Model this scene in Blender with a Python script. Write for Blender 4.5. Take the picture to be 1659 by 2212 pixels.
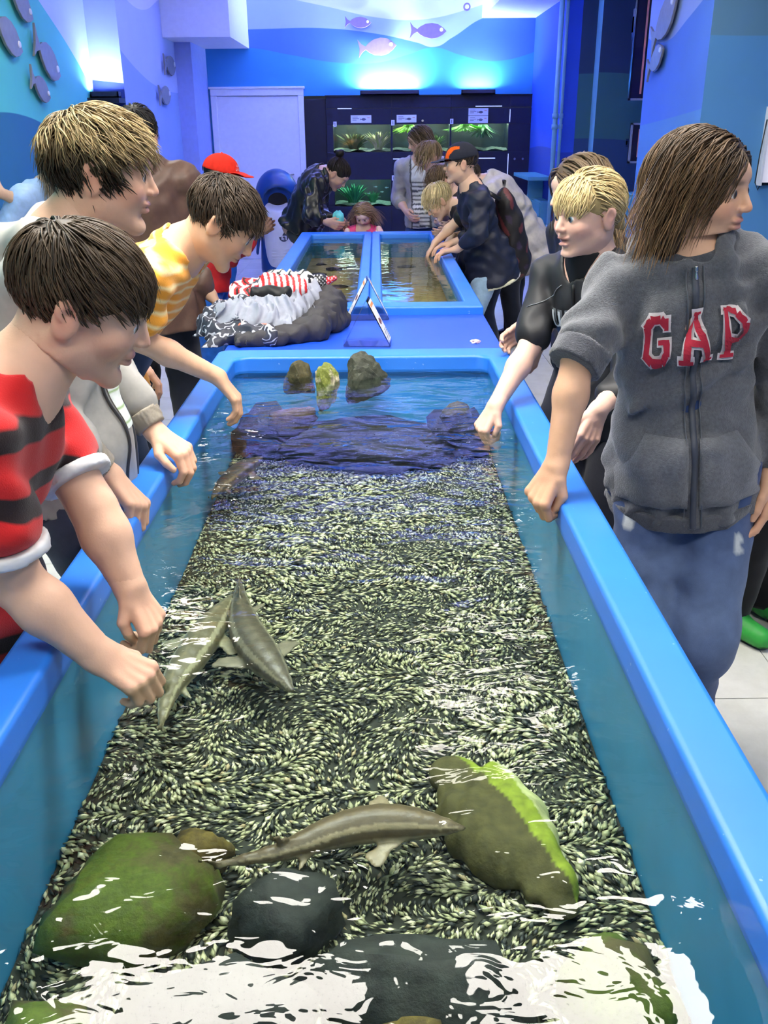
import bpy, bmesh, math, random
import numpy as np
from mathutils import Vector, Matrix
from mathutils.bvhtree import BVHTree

for o in list(bpy.data.objects): bpy.data.objects.remove(o)
SC = bpy.context.scene
COL = SC.collection
rad = math.radians

# ---------------------------------------------------------------- camera
cam_d = bpy.data.cameras.new('camera'); cam = bpy.data.objects.new('camera', cam_d); COL.objects.link(cam)
F_PX = 1950.0
cam_d.sensor_fit = 'VERTICAL'; cam_d.sensor_height = 36.0; cam_d.lens = 36.0 * F_PX / 2212.0
cam_d.clip_start = 0.05; cam_d.clip_end = 100
TH, PS, RO = rad(23.08), rad(.26), rad(.45)
fw = Vector((math.sin(PS)*math.cos(TH), math.cos(PS)*math.cos(TH), -math.sin(TH)))
rt0 = Vector((math.cos(PS), -math.sin(PS), 0)); up0 = rt0.cross(fw)
rt = rt0*math.cos(RO) - up0*math.sin(RO); up = up0*math.cos(RO) + rt0*math.sin(RO)
m = Matrix((rt, up, -fw)).transposed().to_4x4(); m.translation = (0, 0, 1.55)
cam.matrix_world = m
SC.camera = cam

# ---------------------------------------------------------------- world, exposure
W = bpy.data.worlds.new('world'); SC.world = W; W.use_nodes = True
W.node_tree.nodes['Background'].inputs[0].default_value = (.5, .6, .9, 1)
W.node_tree.nodes['Background'].inputs[1].default_value = 0.05
vs = SC.view_settings
vs.view_transform = 'Standard'; vs.look = 'None'; vs.exposure = -0.28; vs.gamma = 1.0; vs.use_curve_mapping = False
SC.cycles.use_denoising = True
SC.cycles.sample_clamp_indirect = 30.0
SC.cycles.transparent_max_bounces = 14
SC.cycles.max_bounces = 8; SC.cycles.diffuse_bounces = 4; SC.cycles.glossy_bounces = 3
SC.cycles.use_adaptive_sampling = True; SC.cycles.adaptive_threshold = .07

LAMP_STRENGTH = 25.0      # ceiling luminaires
ADDED_TROUGH = 185.0               # added unseen troughs that tint the rear ceiling violet
BLUE_STRENGTH = 210.0      # blue wall washers at the back

# ---------------------------------------------------------------- helpers: materials
def srgb(r, g, b):
    f = lambda c: (c/255/12.92) if c/255 <= .04045 else ((c/255+.055)/1.055)**2.4
    return (f(r), f(g), f(b), 1.0)

class NT:
    def __init__(s, name):
        s.m = bpy.data.materials.new(name); s.m.use_nodes = True; s.t = s.m.node_tree; s.n = s.t.nodes; s.l = s.t.links
        s.b = s.n['Principled BSDF']; s.out = s.n['Material Output']
    def node(s, t, **kw):
        n = s.n.new(t)
        for k, v in kw.items():
            if k.startswith('i_'): n.inputs[k[2:].replace('_', ' ')].default_value = v
            elif k.startswith('n') and k[1:].isdigit(): n.inputs[int(k[1:])].default_value = v
            else: setattr(n, k, v)
        return n
    def link(s, a, b): s.l.new(a, b)
    def math(s, op, a, b=None, clamp=False):
        n = s.n.new('ShaderNodeMath'); n.operation = op; n.use_clamp = clamp
        for i, v in enumerate((a, b)):
            if v is None: continue
            if isinstance(v, (int, float)): n.inputs[i].default_value = v
            else: s.l.new(v, n.inputs[i])
        return n.outputs[0]
    def mix(s, fac, a, b, mode='MIX'):
        n = s.n.new('ShaderNodeMix'); n.data_type = 'RGBA'; n.blend_type = mode
        for i, v in ((0, fac), (6, a), (7, b)):
            if isinstance(v, (int, float)): n.inputs[i].default_value = v
            elif isinstance(v, tuple): n.inputs[i].default_value = v
            else: s.l.new(v, n.inputs[i])
        return n.outputs[2]
    def noise(s, scale, detail=3, vec=None, rough=.5, dist=0):
        n = s.n.new('ShaderNodeTexNoise'); n.inputs['Scale'].default_value = scale; n.inputs['Detail'].default_value = detail
        n.inputs['Roughness'].default_value = rough; n.inputs['Distortion'].default_value = dist
        if vec is not None: s.l.new(vec, n.inputs['Vector'])
        return n
    def ramp(s, fac, stops):
        n = s.n.new('ShaderNodeValToRGB'); e = n.color_ramp.elements
        while len(e) < len(stops): e.new(.5)
        for x, (p, c) in zip(e, stops): x.position = p; x.color = c if len(c) == 4 else (*c, 1)
        s.l.new(fac, n.inputs[0]); return n.outputs[0]
    def bump(s, h, strength=.3, dist=.01):
        n = s.n.new('ShaderNodeBump'); n.inputs['Strength'].default_value = strength; n.inputs['Distance'].default_value = dist
        s.l.new(h, n.inputs['Height']); s.l.new(n.outputs[0], s.b.inputs['Normal']); return n

MATS = {}
def mat(name, col, rough=.5, metal=0., var=.12, scale=20., bump=0., bscale=200., spec=.5, sheen=0., emit=0., coat=0.):
    """plain procedural surface: base colour with a little noise variation and fine relief"""
    if name in MATS: return MATS[name]
    t = NT(name); c = col if len(col) == 4 else (*col, 1)
    tc = t.node('ShaderNodeTexCoord').outputs['Object']
    n = t.noise(scale, 4, tc)
    d = tuple(x*(1-var) for x in c[:3]) + (1,); u = tuple(min(1, x*(1+var)) for x in c[:3]) + (1,)
    t.link(t.ramp(n.outputs[0], [(.3, d), (.7, u)]), t.b.inputs['Base Color'])
    t.b.inputs['Roughness'].default_value = rough; t.b.inputs['Metallic'].default_value = metal
    t.b.inputs['Specular IOR Level'].default_value = spec
    if sheen: t.b.inputs['Sheen Weight'].default_value = sheen; t.b.inputs['Sheen Roughness'].default_value = .5
    if coat: t.b.inputs['Coat Weight'].default_value = coat; t.b.inputs['Coat Roughness'].default_value = .08
    if emit: t.b.inputs['Emission Color'].default_value = c; t.b.inputs['Emission Strength'].default_value = emit
    if bump: t.bump(t.noise(bscale, 5, tc).outputs[0], bump, .004)
    MATS[name] = t.m; return t.m

def attr_mat(name, rough=.55, bump=0., bscale=150., spec=.4, sheen=0., sss=0., var=.1, vscale=40.):
    """colour comes from the mesh's own colour attribute Col (dye, skin tone, hair tone)"""
    if name in MATS: return MATS[name]
    t = NT(name); a = t.node('ShaderNodeAttribute', attribute_name='Col').outputs['Color']
    tc = t.node('ShaderNodeTexCoord').outputs['Object']
    n = t.noise(vscale, 4, tc)
    v = t.ramp(n.outputs[0], [(.3, (1-var,)*3), (.7, (1+var,)*3)])
    t.link(t.mix(1.0, a, v, 'MULTIPLY'), t.b.inputs['Base Color'])
    t.b.inputs['Roughness'].default_value = rough; t.b.inputs['Specular IOR Level'].default_value = spec
    if sheen: t.b.inputs['Sheen Weight'].default_value = sheen
    if sss:
        t.b.inputs['Subsurface Weight'].default_value = sss; t.b.inputs['Subsurface Radius'].default_value = (.012, .005, .003); t.b.inputs['Subsurface Scale'].default_value = 1.0
    if bump: t.bump(t.noise(bscale, 4, tc).outputs[0], bump, .003)
    MATS[name] = t.m; return t.m

def stripe_mat(name, a, b, period, duty, soft=.04, wob=.006, wscale=14.):
    """woven stripes that follow the garment's own length coordinate co"""
    t = NT(name); co = t.node('ShaderNodeAttribute', attribute_name='co').outputs['Fac']; tc = t.node('ShaderNodeTexCoord').outputs['Object']
    co = t.math('ADD', co, t.math('MULTIPLY', t.math('SUBTRACT', t.noise(wscale, 2, tc).outputs[0], .5), wob*4))
    f = t.math('FRACT', t.math('DIVIDE', co, period)); d = t.math('ABSOLUTE', t.math('SUBTRACT', f, .5)); mk = t.math('MULTIPLY', t.math('SUBTRACT', duty/2, d), 1/soft, True)
    t.link(t.mix(mk, a, b), t.b.inputs['Base Color']); t.b.inputs['Roughness'].default_value = .9; t.b.inputs['Sheen Weight'].default_value = .2; t.b.inputs['Specular IOR Level'].default_value = .2
    t.bump(t.noise(450, 4, tc).outputs[0], .35, .003); return t.m

# ---------------------------------------------------------------- helpers: objects
def fast_mesh(name, V, Q, smooth=True, col=None, T=None):
    """V (n,3); Q (m,4) quads; T (k,3) triangles; col (n,3) colour attribute"""
    me = bpy.data.meshes.new(name)
    V = np.asarray(V, np.float32); Q = np.asarray(Q, np.int32).reshape(-1, 4)
    T = np.zeros((0, 3), np.int32) if T is None else np.asarray(T, np.int32).reshape(-1, 3)
    me.vertices.add(len(V)); me.vertices.foreach_set('co', V.ravel())
    nl = Q.size + T.size; me.loops.add(nl); me.loops.foreach_set('vertex_index', np.concatenate([Q.ravel(), T.ravel()]))
    me.polygons.add(len(Q)+len(T))
    ls = np.concatenate([np.arange(len(Q))*4, Q.size+np.arange(len(T))*3]).astype(np.int32)
    me.polygons.foreach_set('loop_start', ls)
    me.polygons.foreach_set('use_smooth', np.full(len(Q)+len(T), smooth))
    me.update(calc_edges=True); me.validate()
    if col is not None:
        a = me.color_attributes.new('Col', 'FLOAT_COLOR', 'POINT')
        c = np.ones((len(V), 4), np.float32); c[:, :3] = col; a.data.foreach_set('color', c.ravel())
    return me

def link(name, me, material=None, parent=None, loc=(0, 0, 0)):
    o = bpy.data.objects.new(name, me); COL.objects.link(o); o.location = loc
    if material is not None and me is not None and not me.materials: me.materials.append(material)
    if parent is not None: o.parent = parent
    return o

def tag(o, label=None, cat=None, group=None, kind=None):
    for k, v in (('label', label), ('category', cat), ('group', group), ('kind', kind)):
        if v: o[k] = v
    return o

def thing(name, label, cat, loc=(0, 0, 0), rotz=0, group=None):
    o = bpy.data.objects.new(name, None); COL.objects.link(o); o.location = loc; o.rotation_euler = (0, 0, rotz)
    o.empty_display_size = .05
    return tag(o, label, cat, group)

def bm_obj(name, bm, material, parent=None, loc=(0, 0, 0), smooth=False, bevel=0., seg=2, wn=False):
    me = bpy.data.meshes.new(name); bm.normal_update(); bm.to_mesh(me); bm.free()
    if smooth:
        for p in me.polygons: p.use_smooth = True
    o = link(name, me, material, parent, loc)
    if wn:
        md = o.modifiers.new('weighted', 'WEIGHTED_NORMAL'); md.weight = 80; md.keep_sharp = True
    if bevel:
        md = o.modifiers.new('bevel', 'BEVEL'); md.width = bevel; md.segments = seg; md.limit_method = 'ANGLE'; md.angle_limit = rad(40)
    return o

def bm_box(bm, x0, x1, y0, y1, z0, z1, rz=0.):
    r = bmesh.ops.create_cube(bm, size=1.0)
    M = Matrix.Translation(((x0+x1)/2, (y0+y1)/2, (z0+z1)/2)) @ Matrix.Rotation(rz, 4, 'Z') @ Matrix.Diagonal((x1-x0, y1-y0, z1-z0, 1))
    bmesh.ops.transform(bm, matrix=M, verts=r['verts']); return r['verts']

def box(name, x0, x1, y0, y1, z0, z1, material, parent=None, bevel=0., loc=(0, 0, 0), rz=0.):
    bm = bmesh.new(); bm_box(bm, x0, x1, y0, y1, z0, z1, rz); return bm_obj(name, bm, material, parent, loc, bevel=bevel)

def struct(o): o['kind'] = 'structure'; return o

def bm_tube(bm, pts, r, n=10, caps=True):
    pts = [Vector(p) for p in pts]; rings = []
    rs = r if isinstance(r, (list, tuple)) else [r]*len(pts)
    ref = Vector((0, 0, 1)) if abs((pts[-1]-pts[0]).normalized().z) < .9 else Vector((1, 0, 0))
    for i, p in enumerate(pts):
        d = (pts[min(i+1, len(pts)-1)] - pts[max(i-1, 0)]).normalized()
        a = d.cross(ref).normalized(); b = d.cross(a)
        rings.append([bm.verts.new(p + (a*math.cos(2*math.pi*k/n) + b*math.sin(2*math.pi*k/n))*rs[i]) for k in range(n)])
    for A, B in zip(rings, rings[1:]):
        for k in range(n): bm.faces.new((A[k], A[(k+1) % n], B[(k+1) % n], B[k]))
    if caps: bm.faces.new(rings[0][::-1]); bm.faces.new(rings[-1])
    bmesh.ops.recalc_face_normals(bm, faces=bm.faces)

def bm_prism(bm, poly, M, thick):
    """2-D polygon extruded to a plate; M maps (u, v, w) to the world"""
    a = [bm.verts.new(M @ Vector((u, v, 0))) for u, v in poly]; b = [bm.verts.new(M @ Vector((u, v, thick))) for u, v in poly]
    bm.faces.new(a[::-1]); bm.faces.new(b); n = len(poly)
    for i in range(n): bm.faces.new((a[i], a[(i+1) % n], b[(i+1) % n], b[i]))
    bmesh.ops.recalc_face_normals(bm, faces=bm.faces)

# ---------------------------------------------------------------- signed-distance modelling
A3 = lambda *v: np.array(v, float)
def nrm(v): v = np.asarray(v, float); return v/max(1e-9, np.linalg.norm(v))
def cone(a, b, ra, rb, k=.02, n=None, s=1., sub=False): return dict(t='c', a=np.asarray(a, float), b=np.asarray(b, float), ra=ra, rb=rb, k=k, n=n, s=s, sub=sub)
def ell(c, ax, r, k=.02, sub=False): return dict(t='e', c=np.asarray(c, float), ax=np.asarray(ax, float), r=np.asarray(r, float), k=k, sub=sub)
I3 = np.eye(3)

def pbox(p):
    if p['t'] == 'c':
        r = max(p['ra'], p['rb'])*max(1., p['s']); return np.minimum(p['a'], p['b'])-r, np.maximum(p['a'], p['b'])+r
    e = np.abs(p['ax'].T) @ p['r']; return p['c']-e, p['c']+e

def field(prims, h, cuts=(), wrinkle=None, ridge=False):
    """mesh of the smooth union of prims on a grid of step h: returns vertices, quads"""
    bbs = [pbox(p) for p in prims if not p['sub']]
    lo = np.min([b[0] for b in bbs], 0)-3*h; hi = np.max([b[1] for b in bbs], 0)+3*h
    n = np.ceil((hi-lo)/h).astype(int)+1
    F = np.full(n, .3, np.float32); ax = [lo[i]+h*np.arange(n[i]) for i in range(3)]
    for p in prims:
        a, b = pbox(p); e = p['k']+2.5*h
        i0 = np.maximum(0, np.floor((a-e-lo)/h).astype(int)); i1 = np.minimum(n, np.ceil((b+e-lo)/h).astype(int)+1)
        if np.any(i1 <= i0): continue
        g = [ax[i][i0[i]:i1[i]].astype(np.float32) for i in range(3)]
        x, y, z = g[0][:, None, None], g[1][None, :, None], g[2][None, None, :]
        if p['t'] == 'c':
            A, B = p['a'], p['b']; D = B-A; L2 = max(1e-12, float(D@D))
            x = x-A[0]; y = y-A[1]; z = z-A[2]
            t = np.clip((x*D[0]+y*D[1]+z*D[2])/L2, 0, 1)
            qx, qy, qz = x-t*D[0], y-t*D[1], z-t*D[2]
            r = p['ra']+(p['rb']-p['ra'])*t
            if p['n'] is not None:
                N = p['n']; dn = (qx*N[0]+qy*N[1]+qz*N[2])*(1/p['s']-1)
                qx, qy, qz = qx+dn*N[0], qy+dn*N[1], qz+dn*N[2]
                d = (np.sqrt(qx*qx+qy*qy+qz*qz)-r)*np.float32(min(1., (1+p['s'])/2))
            else: d = np.sqrt(qx*qx+qy*qy+qz*qz)-r
        else:
            c, X, R = p['c'], p['ax'], p['r']; x = x-c[0]; y = y-c[1]; z = z-c[2]
            u = [(x*X[i][0]+y*X[i][1]+z*X[i][2])/R[i] for i in range(3)]
            k0 = np.sqrt(u[0]**2+u[1]**2+u[2]**2)
            k1 = np.sqrt((u[0]/R[0])**2+(u[1]/R[1])**2+(u[2]/R[2])**2)+1e-6
            d = k0*(k0-1)/k1
        sl = tuple(slice(i0[i], i1[i]) for i in range(3)); S = F[sl]; k = max(1e-5, p['k'])
        if p['sub']:
            d = -d; q = np.clip(1-np.abs(S-d)/k, 0, 1); F[sl] = np.maximum(S, d)+q*q*k*.25
        else:
            q = np.clip(1-np.abs(S-d)/k, 0, 1); F[sl] = np.minimum(S, d)-q*q*k*.25
    if wrinkle:
        amp, wl, seed = wrinkle; I = np.argwhere(np.abs(F) < amp*2+h*1.5)
        P = lo+I*h; F[tuple(I.T)] += (amp*(ridges if ridge else folds)(P, wl, seed)).astype(np.float32)
    for c, nn in cuts:
        G = (ax[0]-c[0])[:, None, None]*nn[0]+(ax[1]-c[1])[None, :, None]*nn[1]+(ax[2]-c[2])[None, None, :]*nn[2]
        np.maximum(F, G.astype(np.float32), out=F)
    return nets(F, lo, h)

def folds(P, wl, seed):
    rng = np.random.RandomState(seed); o = np.zeros(len(P))
    w = np.stack([np.sin(P@(rng.randn(3)*8)+i) for i in range(3)], 1)*.02
    for i in range(5):
        d = nrm(rng.randn(3)*A3(1, 1, .75)); ph = rng.rand()*6.3
        s = np.sin((P+w)@d*(6.283/(wl*(.7+.7*rng.rand())))+ph)
        o += s*np.sin(P@nrm(rng.randn(3))*9+ph*2)
    return o/2.2

def ridges(P, wl, seed):
    rng = np.random.RandomState(seed); o = np.zeros(len(P)); w = np.stack([np.sin(P@(rng.randn(3)*14)+i) for i in range(3)], 1)*.022
    for i in range(4):
        d = nrm(rng.randn(3)*A3(1, 1, .5)); o += np.abs(np.sin((P+w)@d*(3.1416/(wl*(.7+.8*rng.rand())))+rng.rand()*6.3))-.6
    return o*.9

def nets(F, lo, h):
    ins = F < 0; nx, ny, nz = F.shape
    cnt = np.zeros((nx-1, ny-1, nz-1), np.int8)
    for i in (0, 1):
        for j in (0, 1):
            for k in (0, 1): cnt += ins[i:nx-1+i, j:ny-1+j, k:nz-1+k]
    act = np.argwhere((cnt > 0) & (cnt < 8))
    if len(act) == 0: return np.zeros((0, 3)), np.zeros((0, 4), int)
    acc = np.zeros((len(act), 3)); num = np.zeros(len(act))
    cv = {}
    for c in ((0,0,0),(1,0,0),(0,1,0),(1,1,0),(0,0,1),(1,0,1),(0,1,1),(1,1,1)):
        cv[c] = F[act[:, 0]+c[0], act[:, 1]+c[1], act[:, 2]+c[2]]
    for c in cv:
        for a in range(3):
            if c[a] == 0:
                d = list(c); d[a] = 1; d = tuple(d); f0, f1 = cv[c], cv[d]; mk = (f0 < 0) != (f1 < 0)
                t = np.where(mk, f0/np.where(mk, f0-f1, 1), 0); q = np.tile(np.array(c, float), (len(act), 1)); q[:, a] += t
                acc += q*mk[:, None]; num += mk
    V = lo+(act+acc/num[:, None])*h
    idx = np.full(cnt.shape, -1, np.int32); idx[tuple(act.T)] = np.arange(len(act))
    Qs = []
    for a in range(3):
        b, c = (a+1) % 3, (a+2) % 3
        s0 = [slice(None)]*3; s1 = [slice(None)]*3; s0[a] = slice(0, -1); s1[a] = slice(1, None)
        A, B = ins[tuple(s0)], ins[tuple(s1)]; E = np.argwhere(A != B)
        E = E[(E[:, b] > 0) & (E[:, c] > 0) & (E[:, b] < F.shape[b]-1) & (E[:, c] < F.shape[c]-1)]
        if not len(E): continue
        fl = A[tuple(E.T)]
        def g(db, dc):
            K = E.copy(); K[:, b] -= db; K[:, c] -= dc; return idx[tuple(K.T)]
        q = np.stack([g(1, 1), g(0, 1), g(0, 0), g(1, 0)], 1)
        q[~fl] = q[~fl][:, ::-1]; Qs.append(q)
    Q = np.concatenate(Qs); return V, Q[(Q >= 0).all(1)]

def relax(V, Q, it=1, f=.5):
    a = Q.ravel(); b = np.roll(Q, -1, 1).ravel(); I = np.concatenate([a, b]); J = np.concatenate([b, a]); C = np.maximum(np.bincount(I, minlength=len(V)), 1)
    for _ in range(it):
        S = np.stack([np.bincount(I, V[J, k], len(V)) for k in range(3)], 1)
        V = V*(1-f)+f*S/C[:, None]
    return V

def join(parts):
    """[(V, Q, col)] -> one set"""
    Vs, Qs, Cs, n = [], [], [], 0
    for V, Q, C in parts: Vs.append(V); Qs.append(Q+n); Cs.append(C); n += len(V)
    return np.concatenate(Vs), np.concatenate(Qs), np.concatenate(Cs)
# ================================================================ the room
def mural(name, axis, base, layers, u0, u1, z0, z1, rough=.7):
    """wall paint: each layer colours everything below its own painted outline (u, z)"""
    t = NT(name); g = t.node('ShaderNodeNewGeometry').outputs['Position']; sp = t.node('ShaderNodeSeparateXYZ'); t.link(g, sp.inputs[0])
    u = sp.outputs['X' if axis == 'X' else 'Y']; z = sp.outputs['Z']
    un = t.math('DIVIDE', t.math('SUBTRACT', u, u0), u1-u0, True)
    cur = base
    for col, pts in layers:
        fc = t.node('ShaderNodeFloatCurve'); cv = fc.mapping.curves[0]
        pts = sorted(((p[0]-u0)/(u1-u0), (p[1]-z0)/(z1-z0)) for p in pts)
        while len(cv.points) < len(pts): cv.points.new(.5, .5)
        for c, p in zip(cv.points, pts): c.location = p; c.handle_type = 'AUTO'
        fc.mapping.update(); fc.inputs['Factor'].default_value = 1.0
        t.link(un, fc.inputs['Value'])
        h = t.math('ADD', t.math('MULTIPLY', fc.outputs[0], z1-z0), z0)
        mk = t.math('MULTIPLY', t.math('SUBTRACT', h, z), 160.0, True)
        cur = t.mix(mk, cur, col)
    n = t.noise(3.0, 3, g)
    cur = t.mix(1.0, cur, t.ramp(n.outputs[0], [(.3, (.95, .95, .95)), (.7, (1, 1, 1))]), 'MULTIPLY')
    t.link(cur, t.b.inputs['Base Color']); t.b.inputs['Roughness'].default_value = rough
    t.bump(t.noise(90, 3, g).outputs[0], .06, .002)
    return t.m

PALE = srgb(214, 220, 240); PERI = srgb(158, 178, 232); MIDB = srgb(66, 112, 214); TEALB = srgb(50, 138, 206); DEEP = srgb(28, 60, 150)
m_back = mural('back_mural', 'X', PALE, [
    (PERI, [(-2.1, 3.0), (-1.2, 2.96), (-.6, 2.86), (.0, 2.74), (.5, 2.71), (1.1, 2.82), (1.9, 3.1)]),
    (MIDB, [(-2.1, 2.60), (-1.2, 2.63), (-.6, 2.63), (0, 2.57), (.5, 2.47), (.68, 2.425), (.9, 2.52), (1.25, 2.72), (1.9, 2.9)]),
    (TEALB, [(-2.1, 2.42), (-1.5, 2.43), (-1.0, 2.35), (-.5, 2.27), (0, 2.26), (.4, 2.35), (.68, 2.42), (1.0, 2.34), (1.35, 2.27), (1.9, 2.37)])],
    -2.1, 1.95, 1.5, 3.2)
m_left = mural('left_mural', 'Y', srgb(196, 214, 236), [
    (srgb(84, 196, 192), [(2, 3.1), (5.0, 2.98), (6.2, 2.9), (6.9, 2.72), (7.6, 2.42), (8.2, 2.15), (8.8, 1.80)]),
    (srgb(34, 112, 152), [(2, 1.55), (5, 1.5), (5.8, 1.60), (6.4, 1.66), (7.0, 1.64), (7.8, 1.5), (8.8, 1.42)])], 2, 8.8, .8, 3.2)
m_pillar = mural('pillar_mural', 'Y', srgb(222, 226, 240), [
    (srgb(186, 200, 236), [(8.6, 2.74), (9.2, 2.60), (9.8, 2.60), (10.4, 2.74), (11.1, 2.95)]),
    (srgb(146, 172, 222), [(8.6, 2.22), (9.3, 2.05), (10.0, 1.95), (11.1, 1.92)]),
    (srgb(120, 140, 180), [(8.6, 1.30), (9.6, 1.24), (11.1, 1.20)])], 8.6, 11.1, .8, 3.2)
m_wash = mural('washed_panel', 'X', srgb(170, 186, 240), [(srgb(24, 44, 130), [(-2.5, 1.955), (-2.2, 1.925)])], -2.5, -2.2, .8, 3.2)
m_rightA = mural('right_mural', 'X', srgb(24, 52, 88), [
    (srgb(44, 96, 104), [(1.8, 2.02), (2.3, 2.03), (2.8, 1.98)]), (srgb(26, 62, 104), [(1.8, 1.42), (2.3, 1.43), (2.8, 1.38)])], 1.8, 2.8, .8, 3.2)
m_colface = mural('column_mural', 'Y', srgb(150, 174, 226), [
    (srgb(84, 132, 214), [(6.6, 2.42), (7.2, 2.24), (7.6, 2.14), (8.2, 2.2)]), (srgb(92, 150, 206), [(6.6, 1.66), (7.4, 1.6), (8.2, 1.55)])], 6.6, 8.2, .8, 3.2)
m_colfront = mural('column_front_mural', 'X', srgb(120, 150, 190), [
    (srgb(90, 134, 168), [(2.1, 2.42), (2.5, 2.44), (3, 2.46)]), (srgb(84, 144, 200), [(2.1, 2.10), (2.5, 2.09), (3, 2.10)])], 2.1, 3.0, .8, 3.2)
m_sideblue = mural('side_mural', 'Y', srgb(28, 78, 200), [(srgb(24, 60, 160), [(10, 1.3), (11, 1.34), (12, 1.3)])], 10, 12, .8, 3.2)
m_ceil = mat('ceiling_paint', srgb(226, 226, 226), .8, var=.03)
m_white = mat('white_paint', srgb(222, 224, 234), .5, var=.03)
m_navy = mat('navy_laminate', srgb(17, 23, 50), .45, var=.08, spec=.3)

struct(box('wall_back', -2.6, -.92, 12.0, 12.15, 0, 3.15, m_back))
struct(box('wall_back', -.92, 2.1, 12.0, 12.15, 1.905, 3.15, m_back))
struct(box('wall_left', -2.62, -2.47, -2.6, 8.72, 0, 3.15, m_left))
o = struct(box('wall_pillar', -2.62, -2.2, 8.72, 11.06, 0, 3.15, m_pillar)); o.data.materials.append(m_wash)
for p in o.data.polygons:
    if p.normal.y < -.5: p.material_index = 1
struct(box('wall_return', -2.62, -2.02, 11.06, 12.0, 0, 3.15, mat('return_paint', srgb(150, 168, 226), .7, var=.04)))
struct(box('wall_soffit', -2.2, -1.5, 10.5, 12.0, 2.42, 3.15, m_white))
struct(box('wall_soffit', 1.25, 1.88, 10.02, 12.0, 2.72, 3.15, m_white))
struct(box('wall_right_far', 1.88, 2.03, 10.02, 12.0, 0, 3.15, m_sideblue))
struct(box('wall_right_recess', 2.03, 2.2, 10.02, 10.17, 0, 3.15, m_rightA))
o = struct(box('wall_right_step', 2.18, 2.9, 9.8, 10.02, 0, 3.15, m_rightA)); o.data.materials.append(mat('step_edge_lit', srgb(120, 186, 206), .6, var=.04))  # lamp light on the step's side face is put into its paler colour
for p in o.data.polygons:
    if p.normal.x < -.5: p.material_index = 1
struct(box('wall_right', 2.85, 3.0, -2.6, 9.8, 0, 3.15, mat('right_paint', srgb(60, 110, 176), .7, var=.05)))
o = struct(box('wall_column', 2.2, 2.85, 6.67, 8.18, 0, 3.15, m_colface)); o.data.materials.append(m_colfront)
for p in o.data.polygons:
    if p.normal.y < -.5: p.material_index = 1
struct(box('wall_front', -2.62, 3.0, -2.75, -2.6, 0, 3.15, mat('front_paint', srgb(190, 200, 220), .7, var=.04)))
struct(box('ceiling', -2.62, 3.0, -2.75, 12.15, 3.1, 3.2, m_ceil))

# floor: grout bed with single tiles
FL = struct(box('floor', -2.62, 3.0, -2.75, 12.15, -.05, -.006, mat('grout', srgb(150, 150, 148), .8)))
t = NT('floor_tile'); pos = t.node('ShaderNodeNewGeometry').outputs['Position']; oi = t.node('ShaderNodeObjectInfo')
base = t.ramp(oi.outputs['Random'], [(0, srgb(196, 196, 190)), (1, srgb(208, 208, 202))])
sp = t.ramp(t.noise(9, 8, pos, .7).outputs[0], [(.35, (.86, .86, .85)), (.62, (1, 1, 1))])
t.link(t.mix(1.0, base, sp, 'MULTIPLY'), t.b.inputs['Base Color']); t.b.inputs['Roughness'].default_value = .38
m_tile = t.m
TS = .469
bm = bmesh.new(); bm_box(bm, -TS/2+.0015, TS/2-.0015, -TS/2+.0015, TS/2-.0015, -.006, 0)
tile_me = bpy.data.meshes.new('tile'); bm.to_mesh(tile_me); bm.free(); tile_me.materials.append(m_tile)
cells = [(i, j) for i in range(-9, 8) for j in range(-6, 21)]
cells = [(1.211+(i+.5-1)*TS, 2.685+(j+.5)*TS) for i, j in cells]
cells = [c for c in cells if -2.4 < c[0] < 2.8 and c[1] < 11.9]
keep = lambda c: 1.5 < c[1] and -1.9 < c[0] < 2.2 and not (-.45 < c[0] < .3 and c[1] < 7.2)
for c in cells:
    if keep(c): link('tile', tile_me, None, FL, (c[0], c[1], 0))
bm = bmesh.new()
for c in cells:
    if not keep(c): bm_box(bm, c[0]-TS/2+.0015, c[0]+TS/2-.0015, c[1]-TS/2+.0015, c[1]+TS/2-.0015, -.006, 0)
bm_obj('tile_field', bm, m_tile, FL)['kind'] = 'stuff'

# door in the back wall
D = struct(link('door_1', None, None, None, (-1.435, 11.99, 0)))
m_door = mat('door_paint', srgb(226, 230, 246), .5, var=.03)
box('door_leaf', -.49, .49, -.015, .02, .005, 1.905, m_door, D)
for x0, x1 in ((-.56, -.49), (.49, .56)): box('door_frame', x0, x1, -.035, .02, 0, 1.91, m_door, D, .006)
box('door_frame', -.56, .56, -.035, .02, 1.91, 2.0, m_door, D, .006)
box('door_frame', -.575, .575, -.05, .02, 1.985, 2.01, m_door, D, .004)
bm = bmesh.new(); bm_tube(bm, [(.40, -.015, 1.02), (.40, -.06, 1.02), (.29, -.065, 1.02)], .009); bm_obj('door_handle', bm, mat('steel', srgb(180, 184, 190), .25, 1.), D, smooth=True)

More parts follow.
